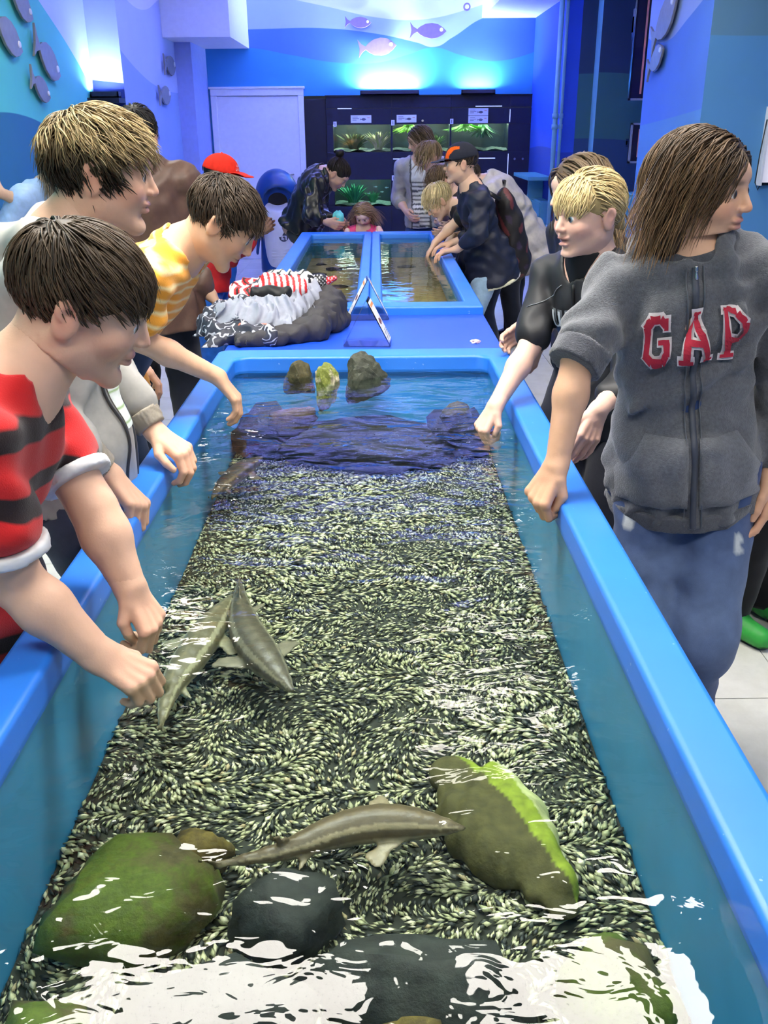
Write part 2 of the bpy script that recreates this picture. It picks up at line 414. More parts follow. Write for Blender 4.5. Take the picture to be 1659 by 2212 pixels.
# ceiling luminaires
t = NT('lamp_diffuser'); t.b.inputs['Base Color'].default_value = (.9, .9, .9, 1); t.b.inputs['Emission Color'].default_value = (1, .94, .84, 1); t.b.inputs['Emission Strength'].default_value = LAMP_STRENGTH
m_diff = t.m; m_house = mat('lamp_housing', srgb(225, 225, 225), .4, var=.02)
t = NT('lamp_diffuser_bright'); t.b.inputs['Base Color'].default_value = (.9, .9, .9, 1); t.b.inputs['Emission Color'].default_value = (1, .95, .87, 1); t.b.inputs['Emission Strength'].default_value = LAMP_STRENGTH*2.2; m_diff2 = t.m
def luminaire(x, y, lx, ly, label, m_d=None):
    L = thing('ceiling_lamp', label, 'lamp', (x, y, 3.1), 0, 'ceiling lamps over the tanks')
    bm = bmesh.new()
    for a in ((-lx/2-.02, -lx/2, -ly/2-.02, ly/2+.02), (lx/2, lx/2+.02, -ly/2-.02, ly/2+.02), (-lx/2, lx/2, -ly/2-.02, -ly/2), (-lx/2, lx/2, ly/2, ly/2+.02)): bm_box(bm, *a, -.07, 0)
    bm_obj('housing', bm, m_house, L); box('diffuser', -lx/2, lx/2, -ly/2, ly/2, -.055, -.045, m_d or m_diff, L)
for n, (x, y, lx, ly) in enumerate([(-.60, 2.30, 1.2, .62), (.72, 2.35, .72, .62), (-.45, .1, 1.2, .45), (1.5, .2, .45, 1.2), (-1.5, 3.9, .4, 1.2), (.62, 4.5, .8, .3), (-1.4, 5.9, .4, 1.1), (1.35, 5.9, .4, 1.1)]):
    luminaire(x, y, lx, ly, ['wide white ceiling lamp over the left side of the near tank', 'short white ceiling lamp over the near tank beside the wide one', 'white ceiling lamp behind the camera over the tank end', 'long white ceiling lamp behind the camera by the right wall',
        'slim ceiling lamp over the boys on the left aisle', 'short ceiling lamp over the deck between the tanks', 'slim ceiling lamp beyond the brown jacket on the left aisle', 'slim ceiling lamp over the capped boy on the right aisle'][n], m_diff2 if n < 2 else None)

# wall washers that light the back mural and the pillar panel in blue
m_lampbody = mat('washer_body', srgb(20, 24, 60), .4)
def washer(x, y, z, w, power, col, label, tilt=0, spread=2.6):
    L = thing('wall_washer', label, 'lamp', (x, y, z), 0, 'blue wall washers')
    bm = bmesh.new(); bm_box(bm, -w/2, w/2, -.05, .05, 0, .012)
    for a in ((-w/2, -w/2+.01, -.05, .05), (w/2-.01, w/2, -.05, .05), (-w/2, w/2, -.05, -.042), (-w/2, w/2, .042, .05)): bm_box(bm, *a, 0, .05)
    bm_obj('lamp_body', bm, m_lampbody, L)
    if z > 2.5:
        for sx in (-1, 1): bm = bmesh.new(); bm_tube(bm, [(sx*(w/2-.05), -.046, .03), (sx*(w/2-.05), -.046, 3.1-z)], .004, 6); bm_obj('hanger', bm, m_lampbody, L)
    t = NT('washer_glow'); t.b.inputs['Emission Color'].default_value = (*col, 1); t.b.inputs['Emission Strength'].default_value = power; t.b.inputs['Base Color'].default_value = (.1, .1, .2, 1)
    box('lamp_glass', -w/2+.012, w/2-.012, -.04, .04, .025, .03, t.m, L)
washer(.16, 11.9, 1.905, .7, BLUE_STRENGTH*4, (.50, .64, 1), 'broad blue wall washer on top of the aquarium cabinet')
washer(1.22, 11.9, 1.905, .4, BLUE_STRENGTH*2.0, (.45, .58, 1), 'smaller blue wall washer near the cabinet end')
washer(-2.335, 8.6, 1.80, .24, BLUE_STRENGTH*1.3, (.5, .62, 1), 'blue wall washer at the pillar panel')
box('lamp_shelf', -2.47, -2.2, 8.5, 8.72, 1.76, 1.80, m_navy)
tag(bpy.data.objects['lamp_shelf'], 'navy shelf on the pillar carrying a blue washer', 'shelf')
n = 0
for y, z in ((8.3, 2.72), (9.45, 2.74), (10.7, 2.84)):  # troughs added above the view so the water reflects a violet ceiling
    for x, side in ((-.98, 'door'), (.72, 'aquarium cabinet')):
        if x < 0 and y > 10.4: x = -.72
        washer(x, y, z, 1.3, ADDED_TROUGH, (.24, .26, 1), '%s of three added blue troughs, out of view, lighting the ceiling on the %s side' % (('nearest', 'middle', 'farthest')[n//2], side)); n += 1


# ================================================================ the tanks
def tank_paint(name, col, rough, var=.06, wear=0.):
    t = NT(name); p = t.node('ShaderNodeNewGeometry').outputs['Position']
    n = t.noise(5, 4, p); c = t.ramp(n.outputs[0], [(.3, tuple(x*(1-var) for x in col[:3])), (.7, tuple(min(1, x*(1+var)) for x in col[:3]))])
    if wear:
        s = t.noise(60, 2, p); c = t.mix(t.math('MULTIPLY', t.math('GREATER_THAN', s.outputs[0], .74), wear), c, (.6, .75, .95, 1))
    t.link(c, t.b.inputs['Base Color']); t.b.inputs['Roughness'].default_value = rough; t.b.inputs['Coat Weight'].default_value = .08; t.b.inputs['Coat Roughness'].default_value = .2
    t.bump(t.noise(30, 3, p).outputs[0], .05, .003); return t.m
m_rim = tank_paint('rim_gelcoat', srgb(40, 122, 230), .42, wear=.25)
m_basin = tank_paint('basin_gelcoat', srgb(66, 158, 214), .4, .12)
m_panel = tank_paint('panel_gelcoat', srgb(34, 100, 176), .45)
m_deck = tank_paint('deck_laminate', srgb(22, 78, 214), .5)

def rrect(x0, x1, y0, y1, r, n=5):
    pts = []
    for cx, cy, a in ((x1-r, y1-r, 0), (x0+r, y1-r, 90), (x0+r, y0+r, 180), (x1-r, y0+r, 270)):
        for i in range(n+1): an = rad(a+90*i/n); pts.append((cx+r*math.cos(an), cy+r*math.sin(an)))
    return pts
def loft(bm, loops, close_last=False):
    L = [[bm.verts.new((x, y, z)) for x, y in lp] for lp, z in loops]; n = len(L[0])
    for A, B in zip(L, L[1:]):
        for i in range(n): bm.faces.new((A[i], A[(i+1) % n], B[(i+1) % n], B[i]))
    if close_last: bm.faces.new(L[-1])
def ring(bm, o, i, zt, zs, lip, ri=.045, ro=.03):
    x0, x1, y0, y1 = o; a, b, c, d = i; e = .012
    loft(bm, [(rrect(x0, x1, y0, y1, ro), zs), (rrect(x0, x1, y0, y1, ro), zt-e), (rrect(x0+e*.3, x1-e*.3, y0+e*.3, y1-e*.3, ro), zt-e*.3), (rrect(x0+e, x1-e, y0+e, y1-e, ro), zt),
              (rrect(a-e, b+e, c-e, d+e, ri), zt), (rrect(a-e*.3, b+e*.3, c-e*.3, d+e*.3, ri), zt-e*.3), (rrect(a, b, c, d, ri), zt-e), (rrect(a, b, c, d, ri), lip)])
NEAR_O = (-.589, .474, .24, 3.30); NEAR_I = (-.511, .389, .36, 3.18)
T1 = thing('touch_tank', 'long blue touch tank filled with clear water over gravel, in front', 'tank', (0, 0, 0), 0)
bm = bmesh.new(); ring(bm, NEAR_O, NEAR_I, .80, .735, .742); bm_obj('rim', bm, m_rim, T1, smooth=True, wn=True)
bm = bmesh.new(); a, b, c, d = NEAR_I
loft(bm, [(rrect(a-.0, b+.0, c, d, .045), .742), (rrect(a-.012, b+.012, c-.012, d+.012, .05), .738), (rrect(a-.008, b+.008, c-.008, d+.008, .05), .44)], True); bm_obj('basin', bm, m_basin, T1, smooth=False)
bm = bmesh.new()
for x0, x1, y0, y1 in ((-.575, -.555, .26, 3.29), (.44, .46, .26, 3.29), (-.555, .44, .26, .28)): bm_box(bm, x0, x1, y0, y1, 0, .74)
bm_obj('side_panel', bm, m_panel, T1)
DK = tag(box('deck_board', -.589, .474, 3.302, 4.088, .70, .772, m_deck, None, .004), 'flat blue deck board between the near and far tanks', 'board')
box('base', -.575, .46, 3.302, 4.088, 0, .70, m_panel, DK)
T2 = thing('touch_tank', 'far blue touch tank split into two shallow basins', 'tank', (0, 0, 0), 0)
bm = bmesh.new()
FL_I, FR_I = (-.50, -.105, 4.21, 7.12), (.02, .392, 4.21, 7.12)
ring(bm, (-.589, -.0425, 4.09, 7.28), FL_I, .81, .74, .762, .02, .004); ring(bm, (-.0425, .474, 4.09, 7.28), FR_I, .81, .74, .762, .02, .004)
bm_obj('rim', bm, m_rim, T2, smooth=True, wn=True)
m_sand = NT('sand_bed'); p = m_sand.node('ShaderNodeNewGeometry').outputs['Position']
m_sand.link(m_sand.ramp(m_sand.noise(14, 6, p, .65).outputs[0], [(.3, srgb(142, 130, 76)), (.7, srgb(184, 168, 106))]), m_sand.b.inputs['Base Color']); m_sand.b.inputs['Roughness'].default_value = .9; m_sand = m_sand.m
for I in (FL_I, FR_I):
    bm = bmesh.new(); a, b, c, d = I; loft(bm, [(rrect(a, b, c, d, .02), .762), (rrect(a-.004, b+.004, c-.004, d+.004, .02), .62)]); bm_obj('basin', bm, m_basin, T2)
    box('basin_floor', a-.005, b+.005, c-.005, d+.005, .60, .632, m_sand, T2)
bm = bmesh.new()
for x0, x1, y0, y1 in ((-.575, -.555, 4.09, 7.27), (.44, .46, 4.09, 7.27), (-.555, .44, 7.25, 7.27)): bm_box(bm, x0, x1, y0, y1, 0, .745)
bm_obj('side_panel', bm, m_panel, T2)
m_black = mat('black_plastic', srgb(18, 18, 22), .45)
for a, b in ((FL_I[0], FL_I[1]), (FR_I[0], FR_I[1])):
    bm = bmesh.new(); x = a+.008; bm_box(bm, a+.004, b-.004, 4.214, 4.222, .775, .781)
    while x < b-.01: bm_box(bm, x, x+.0055, 4.214, 4.224, .775, .803); x += .0095
    bm_obj('overflow_comb', bm, m_black, T2)

# water: clear, tinted a little, reflecting by its Fresnel term on a rippled surface
def water_mat(name, tint, scale, strength, aniso=(1, 1, 1), rings=(), boost=1.0, spill=None):
    t = NT(name); t.n.remove(t.b); p = t.node('ShaderNodeNewGeometry').outputs['Position']
    mp = t.node('ShaderNodeMapping'); mp.inputs['Scale'].default_value = aniso; t.link(p, mp.inputs['Vector'])
    a = t.noise(scale, 2, mp.outputs[0], .45, .6).outputs[0]; b = t.noise(scale*3.1, 2, mp.outputs[0], .5, .9).outputs[0]
    h = t.math('ADD', a, t.math('MULTIPLY', b, .15))
    if rings:   # the hands stir the far half more
        sy = t.node('ShaderNodeSeparateXYZ'); t.link(p, sy.inputs[0]); h = t.math('MULTIPLY', h, t.math('ADD', .9, t.math('MULTIPLY', t.math('DIVIDE', t.math('SUBTRACT', sy.outputs['Y'], 1.3), 1.2, True), 1.1)))
    for cx, cy, wl, am, fall in rings:
        v = t.node('ShaderNodeVectorMath', operation='DISTANCE'); t.link(p, v.inputs[0]); v.inputs[1].default_value = (cx, cy, .75)
        r = v.outputs['Value']; w = t.math('SINE', t.math('MULTIPLY', r, 6.283/wl)); f = t.math('POWER', 2.718, t.math('MULTIPLY', r, -1/fall))
        h = t.math('ADD', h, t.math('MULTIPLY', t.math('MULTIPLY', w, f), am))
    bp = t.node('ShaderNodeBump'); bp.inputs['Strength'].default_value = strength; bp.inputs['Distance'].default_value = .02; t.link(h, bp.inputs['Height'])
    fr = t.node('ShaderNodeFresnel'); fr.inputs['IOR'].default_value = 1.33; t.link(bp.outputs[0], fr.inputs['Normal'])
    tr = t.node('ShaderNodeBsdfTransparent'); tr.inputs[0].default_value = tint
    gl = t.node('ShaderNodeBsdfGlossy'); gl.inputs['Roughness'].default_value = .02; t.link(bp.outputs[0], gl.inputs['Normal'])
    mx = t.node('ShaderNodeMixShader'); t.link(t.math('MULTIPLY', fr.outputs[0], boost, True), mx.inputs[0]); t.link(tr.outputs[0], mx.inputs[1]); t.link(gl.outputs[0], mx.inputs[2])
    t.link(mx.outputs[0], t.out.inputs['Surface']); return t.m
m_water = water_mat('tank_water', (.90, .97, .95, 1), 5.5, .47, (1, 1.7, 1), [(.29, 2.41, .05, .10, .16), (.33, 1.78, .04, .035, .08), (-.39, 1.36, .045, .014, .07), (-.38, 1.2, .045, .014, .07)])
m_water2 = water_mat('far_water', (.92, .95, .88, 1), 7, .10, (1, 1.2, 1))
def water(a, b, c, d, z, mt, label):
    bm = bmesh.new(); bm.faces.new([bm.verts.new((x, y, z)) for x, y in rrect(a, b, c, d, .04)])
    return tag(bm_obj('water', bm, mt), label, 'water', kind='stuff')
water(NEAR_I[0]-.006, NEAR_I[1]+.006, NEAR_I[2]-.006, NEAR_I[3]+.006, .75, m_water, 'clear rippled water over the gravel of the near tank')
water(*FL_I, .775, m_water2, 'still water of the far tank basin with dark flat stones')
water(*FR_I, .775, m_water2, 'greenish water of the far tank basin beside the capped boy')

# gravel bed: thousands of small elongated pebbles laid in swirling drifts
rng = np.random.RandomState(5)
def gravel():
    octa = np.array([(1,0,0),(-1,0,0),(0,1,0),(0,-1,0),(0,0,1),(0,0,-1)], float); fc = np.array([(0,2,4),(2,1,4),(1,3,4),(3,0,4),(2,0,5),(1,2,5),(3,1,5),(0,3,5)])
    N = 46000
    x = rng.uniform(NEAR_I[0]-.003, NEAR_I[1]+.003, N); y = rng.uniform(NEAR_I[2], NEAR_I[3], N)
    th = rng.randn(N)*.2
    for i in range(7):
        kx, ky = rng.randn(2)*12; th += np.sin(kx*x+ky*y+rng.rand()*6.3)*1.0
    cl = sum(np.sin(x*a+y*b+c) for a, b, c in rng.randn(6, 3)*A3(22, 22, 3))/3
    ln = rng.uniform(.005, .0115, N)*(1+.25*cl); wd = ln*rng.uniform(.26, .55, N); ht = wd*.7
    z = .4775+rng.rand(N)*.010+ht*.2
    pal = np.array([(.60, .60, .36), (.46, .48, .27), (.72, .70, .48), (.28, .30, .17), (.035, .042, .037), (.075, .085, .068), (.48, .40, .22)])
    w = np.array([.22, .17, .17, .10, .20, .12, .02]); ci = rng.choice(len(pal), N, p=w/w.sum()); C = pal[ci]*rng.uniform(.75, 1.15, (N, 1))
    B = octa[None]*np.stack([ln, wd, ht], 1)[:, None]*(1+.18*rng.randn(N, 6, 1))
    c, s = np.cos(th)[:, None], np.sin(th)[:, None]
    X = B[:, :, 0]*c-B[:, :, 1]*s+x[:, None]; Y = B[:, :, 0]*s+B[:, :, 1]*c+y[:, None]; Z = B[:, :, 2]+z[:, None]
    V = np.stack([X, Y, Z], 2).reshape(-1, 3); T = (fc[None]+6*np.arange(N)[:, None, None]).reshape(-1, 3)
    me = fast_mesh('gravel', V, np.zeros((0, 4), int), True, np.repeat(C, 6, 0), T)
    o = link('gravel', me, attr_mat('pebble', .6, var=.25, vscale=120)); tag(o, 'pale green and black pebbles covering the bottom of the near tank', 'gravel', kind='stuff')
gravel()
box('gravel_bed', NEAR_I[0]-.006, NEAR_I[1]+.006, NEAR_I[2]-.006, NEAR_I[3]+.006, .442, .478, mat('silt', srgb(46, 50, 40), .9, var=.4, scale=40), T1)
# ================================================================ people
def frame_from(yaw, pitch=0., roll=0.):
    """rows: right, forward, up; yaw 0 = +X, 90 = +Y; pitch down positive"""
    y, p = rad(yaw), rad(pitch)
    f = A3(math.cos(y)*math.cos(p), math.sin(y)*math.cos(p), -math.sin(p)); r = A3(math.sin(y), -math.cos(y), 0); u = np.cross(r, f)
    if roll: q = rad(roll); r, u = r*math.cos(q)-u*math.sin(q), u*math.cos(q)+r*math.sin(q)
    return np.stack([r, f, u])

def head_prims(c, B, s, ear=True, mouth_open=0., fem=0.):
    L = lambda x, y, z: c+s*(x*B[0]+y*B[1]+z*B[2])
    k = .05*s; P = []
    P.append(ell(L(0, -.06, .15), B, A3(.335, .41, .345)*s, k))
    P.append(ell(L(0, .10, -.08), B, A3(.275, .275, .34)*s, .10*s))
    for q in (-1, 1):
        P.append(cone(L(.19*q, .02, -.22), L(.035*q, .27, -.40), .095*s, .07*s, .07*s))
        P.append(ell(L(.155*q, .225, -.10), B, A3(.105, .11, .10)*s, .07*s))
    P.append(ell(L(0, .285, -.41), B, A3(.075, .07, .06)*s, .05*s))
    P.append(ell(L(0, .275, .14), B, A3(.22, .10, .12)*s, .06*s))
    for q in (-1, 1):
        P.append(ell(L(.125*q, .385, .02), B, A3(.075, .055, .045)*s, .05*s, True))
        P.append(ell(L(.125*q, .295, .015), B, A3(.078, .066, .062)*s, .02*s))
        P.append(ell(L(.125*q, .355, .013), B, A3(.052, .05, .02)*s, .012*s, True))
    P.append(cone(L(0, .345, .06), L(0, .425, -.095), .032*s, .042*s, .04*s))
    for q in (-1, 1): P.append(ell(L(.04*q, .395, -.11), B, A3(.032, .035, .026)*s, .02*s))
    P.append(ell(L(0, .36, -.205), B, A3(.095, .04, .026)*s, .03*s)); P.append(ell(L(0, .35, -.26-.03*mouth_open), B, A3(.08, .042, .026)*s, .03*s))
    P.append(ell(L(0, .395, -.232-.012*mouth_open), B, A3(.075, .03, .008+.03*mouth_open)*s, .01*s, True))
    if ear:
        for q in (-1, 1):
            P.append(ell(L(.335*q, -.055, -.02), B, A3(.030, .085, .135)*s, .02*s)); P.append(ell(L(.365*q, -.065, .03), B, A3(.025, .075, .085)*s, .015*s))
            P.append(ell(L(.385*q, -.04, .0), B, A3(.025, .045, .065)*s, .015*s, True))
    return P

def head_colors(V, c, B, s, skin, brow, lips=(.55, .22, .2)):
    q = (V-c)@B.T/s; C = np.tile(np.array(skin), (len(V), 1))
    def blend(mask, col, w): C[:] = C*(1-w*mask[:, None])+np.array(col)*w*mask[:, None]
    g = lambda x, y, z, rx, ry, rz: np.exp(-(((q[:, 0]-x)/rx)**2+((q[:, 1]-y)/ry)**2+((q[:, 2]-z)/rz)**2))
    red = np.array(skin)*A3(1.05, .72, .70)
    for sx in (-1, 1):
        blend(np.clip(g(.19*sx, .26, -.12, .10, .2, .09), 0, 1), red, .55); blend(np.clip(g(.37*sx, -.05, 0, .06, .15, .16), 0, 1), red, .5)
        m = np.clip(1.6*g(.13*sx, .36, .105, .085, .12, .02), 0, 1); blend(m, brow, .75)
        blend(np.clip(g(.125*sx, .36, .035, .07, .1, .028), 0, 1), np.array(skin)*.5, .55)
    blend(np.clip(g(0, .44, -.1, .06, .08, .06), 0, 1), red, .5)
    m = np.clip(1.7*(g(0, .39, -.205, .085, .07, .022)+g(0, .39, -.265, .07, .07, .022)), 0, 1)*(q[:, 1] > .25); blend(m, lips, .75)
    blend(np.clip(2*g(0, .37, -.233, .07, .08, .010), 0, 1)*(q[:, 1] > .25), (.12, .04, .04), .8)
    return C

def hand_prims(w, d, n, right, L, curl, spread=.5, thumb=.5, point=0.):
    """w wrist, d towards the fingers, n the way the palm faces; curl 0..1 for index..little"""
    d = nrm(d); n = nrm(n-d*(n@d)); s = np.cross(d, n)*(1 if right else -1)   # s: thumb side
    P = [cone(w-d*.02*L, w+d*.16*L, .135*L, .15*L, .02*L, n, .68)]
    if not hasattr(curl, '__len__'): curl = [curl]*4
    off = [.155, .055, -.05, -.145]; ln = [.93, 1.04, .97, .78]; kn = [.50, .52, .49, .44]
    for i in range(4):
        k = w+d*kn[i]*L+s*off[i]*L*1.02
        P.append(cone(w+d*.10*L+s*off[i]*.55*L, k, .085*L, .064*L, .035*L))
        P.append(cone(w+d*.14*L+s*off[i]*.6*L+n*.02*L, k+n*.012*L, .07*L, .055*L, .03*L))
    for i in range(4):
        k = w+d*kn[i]*L+s*off[i]*L*1.02; a = 0.; p = k; c = curl[i]
        dd = nrm(d+s*(off[i]*spread*1.3))
        for j, (sl, r0, r1, am) in enumerate(((.25, .058, .052, 75), (.16, .052, .047, 95), (.115, .047, .038, 60))):
            a += rad(am*c+4); q = p+(dd*math.cos(a)+n*math.sin(a))*sl*ln[i]*L
            P.append(cone(p, q, r0*L, r1*L, (.012 if j else .03)*L)); p = q
    b = w+d*.16*L+s*.13*L+n*.03*L
    t1 = b+nrm(d*.75+s*(.75-.35*thumb)+n*(.2+.45*thumb))*.20*L
    t2 = t1+nrm(d*.9+s*(.28-.75*thumb)+n*(.1+.4*thumb))*.16*L
    t3 = t2+nrm(d*.85+s*(.05-.9*thumb)+n*(.15+.25*thumb))*.12*L
    P += [cone(w+d*.05*L+s*.06*L, b, .10*L, .085*L, .04*L), cone(b, t1, .082*L, .066*L, .03*L), cone(t1, t2, .062*L, .056*L, .012*L), cone(t2, t3, .056*L, .044*L, .01*L)]
    return P

def ik(S, T, a, b, pole):
    S, T = np.asarray(S, float), np.asarray(T, float); D = T-S; L = np.linalg.norm(D); d = D/L
    if L > (a+b)*.995: return S+d*(L*a/(a+b))
    x = (a*a-b*b+L*L)/(2*L); h = math.sqrt(max(0, a*a-x*x)); p = np.asarray(pole, float); p = nrm(p-d*(p@d)); return S+d*x+p*h

EYE = {}
def eye_mesh(iris):
    if iris in EYE: return EYE[iris]
    bm = bmesh.new(); bmesh.ops.create_uvsphere(bm, u_segments=16, v_segments=12, radius=1.0)
    V = np.array([v.co for v in bm.verts]); me = bpy.data.meshes.new('eye'); bm.to_mesh(me); bm.free()
    c = np.where(V[:, 2:3] > .96, .01, np.where(V[:, 2:3] > .84, np.array([iris]), np.array([(.75, .74, .72)])))
    a = me.color_attributes.new('Col', 'FLOAT_COLOR', 'POINT'); cc = np.ones((len(V), 4), np.float32); cc[:, :3] = c; a.data.foreach_set('color', cc.ravel())
    for p in me.polygons: p.use_smooth = True
    me.materials.append(attr_mat('eyeball', .15, var=.0)); EYE[iris] = me; return me

# ---------------------------------------------------------------- hair
HC, HR = A3(0, -.06, .15), A3(.345, .42, .355)
def mask_short(q, front=.27, side=.0, back=-.20):
    x, y, z = q[:, 0], q[:, 1], q[:, 2]; ax = np.abs(x)
    lim = np.where(y > .08, front-np.where(ax < .25, .25*ax, .06), np.where(y > -.16, side, back)); return z > lim
def rn(x): return x/np.maximum(1e-9, np.linalg.norm(x, axis=-1))[..., None]
def hair_locks(c, B, s, n, length, flow, mask, seed, lift=.04, width=.010, seg=6, tones=((.05, .03, .015), (.25, .16, .07)), gravity=0., jit=.25, tip=.0, wave=0., thin=.35, lenfn=None, tonefn=None, posfn=None):
    """n tapered locks rooted on the scalp and combed along flow(); all in head units, then placed"""
    rs = np.random.RandomState(seed); gl = B@A3(0, 0, -1.)
    v = rn(rs.randn(n*14, 3)); q = HC+v*HR; q = q[mask(q)][:n]; n = len(q)
    ll = length*(.7+.55*rs.rand(n)); ll = ll*lenfn(q) if lenfn else ll
    cl = rs.randint(0, max(8, n//9), n); cj = rs.randn(n, 3)   # neighbouring locks share some of their drift
    cell = np.floor(q*9).astype(int); hsh = np.abs((cell[:, 0]*73856093) ^ (cell[:, 1]*19349663) ^ (cell[:, 2]*83492791)) % 997; shared = np.random.RandomState(seed+1).randn(997, 3)[hsh]
    jv = (cj*.45+shared*.75)*jit; lf = lift*(.3+rs.rand(n)*.6+.3*np.abs(shared[:, 0])); ph = rs.rand(n)*6.3; p = q.copy(); path = [p.copy()]
    for i in range(seg):
        e = (p-HC)/HR; k0 = np.linalg.norm(e, axis=1); g = rn(e/HR)
        t = flow(p)+jv+gl*gravity*((i+1)/seg)**.7
        w = np.where(k0 < 1.14, 1., np.where(k0 < 1.35, .6, 0.))[:, None]; t = t-g*(t*g).sum(1)[:, None]*w
        t = rn(t)
        if wave: t = rn(t+wave*np.sin(ph+i*1.7)[:, None]*np.cross(g, t))
        p = p+t*(ll/seg)[:, None]; e = (p-HC)/HR; k0 = np.linalg.norm(e, axis=1); tg = 1+(.022+lf*math.sin(min(1., (i+1)/seg*1.15)*math.pi*.55))/.37
        f = np.where(k0 < tg, tg/k0, 1.)[:, None]; p = HC+(p-HC)*f; path.append(p.copy())
    tone = rs.rand(n)*.6+.4*np.clip(.5+.4*shared[:, 1], 0, 1)
    if tonefn: tone = np.clip(tonefn(q, tone), 0, 1)
    w0 = width*(.6+.8*rs.rand(n)); P = np.stack(path); W = c+s*(P@B); D = np.empty_like(W); D[1:-1] = W[2:]-W[:-2]; D[0] = W[1]-W[0]; D[-1] = W[-1]-W[-2]; D = rn(D)
    g = rn(((P-HC)/HR/HR)@B); sd = rn(np.cross(D, g)); f = (np.arange(seg+1)/seg)[:, None, None]
    w = w0[None, :, None]*s*(1-(1-thin)*f); w[-1] *= .25
    V = np.stack([W+sd*w, W+g*w*.7, W-sd*w], 2)           # (seg+1, n, 3 sides, 3)
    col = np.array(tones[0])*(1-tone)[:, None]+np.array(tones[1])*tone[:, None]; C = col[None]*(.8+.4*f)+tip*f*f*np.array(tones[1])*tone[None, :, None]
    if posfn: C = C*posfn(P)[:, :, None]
    C = np.repeat(C[:, :, None], 3, 2); idx = np.arange((seg+1)*n*3).reshape(seg+1, n, 3); Q = []
    for k in range(3): Q.append(np.stack([idx[:-1, :, k], idx[1:, :, k], idx[1:, :, (k+1) % 3], idx[:-1, :, (k+1) % 3]], -1).reshape(-1, 4))
    return V.reshape(-1, 3), np.concatenate(Q)[:, ::-1], C.reshape(-1, 3)

def hair_base(c, B, s, style, h, tone, extra=()):
    L = lambda x, y, z: c+s*(x*B[0]+y*B[1]+z*B[2])
    P = [ell(L(0, -.065, .155), B, A3(.352, .425, .362)*s, .03*s)]
    P += [p for p in extra if not p['sub']]
    P.append(ell(L(0, .50, -.20), B, A3(.36, .40, .47)*s, .03*s, True))
    if style == 'short':
        for q in (-1, 1): P.append(ell(L(.42*q, .0, -.10), B, A3(.17, .15, .19)*s, .03*s, True))
        P.append(ell(L(0, -.12, -.44), B, A3(.6, .6, .26)*s, .03*s, True))
    P += [p for p in extra if p['sub']]
    V, Q = field(P, h); return V, Q, np.tile(np.array(tone), (len(V), 1))

def crown_flow(sx=0., fwd=.3, down=.25):
    w = A3(0, -.30, .46)
    return lambda p: rn(p-w)+A3(sx, fwd, -down)

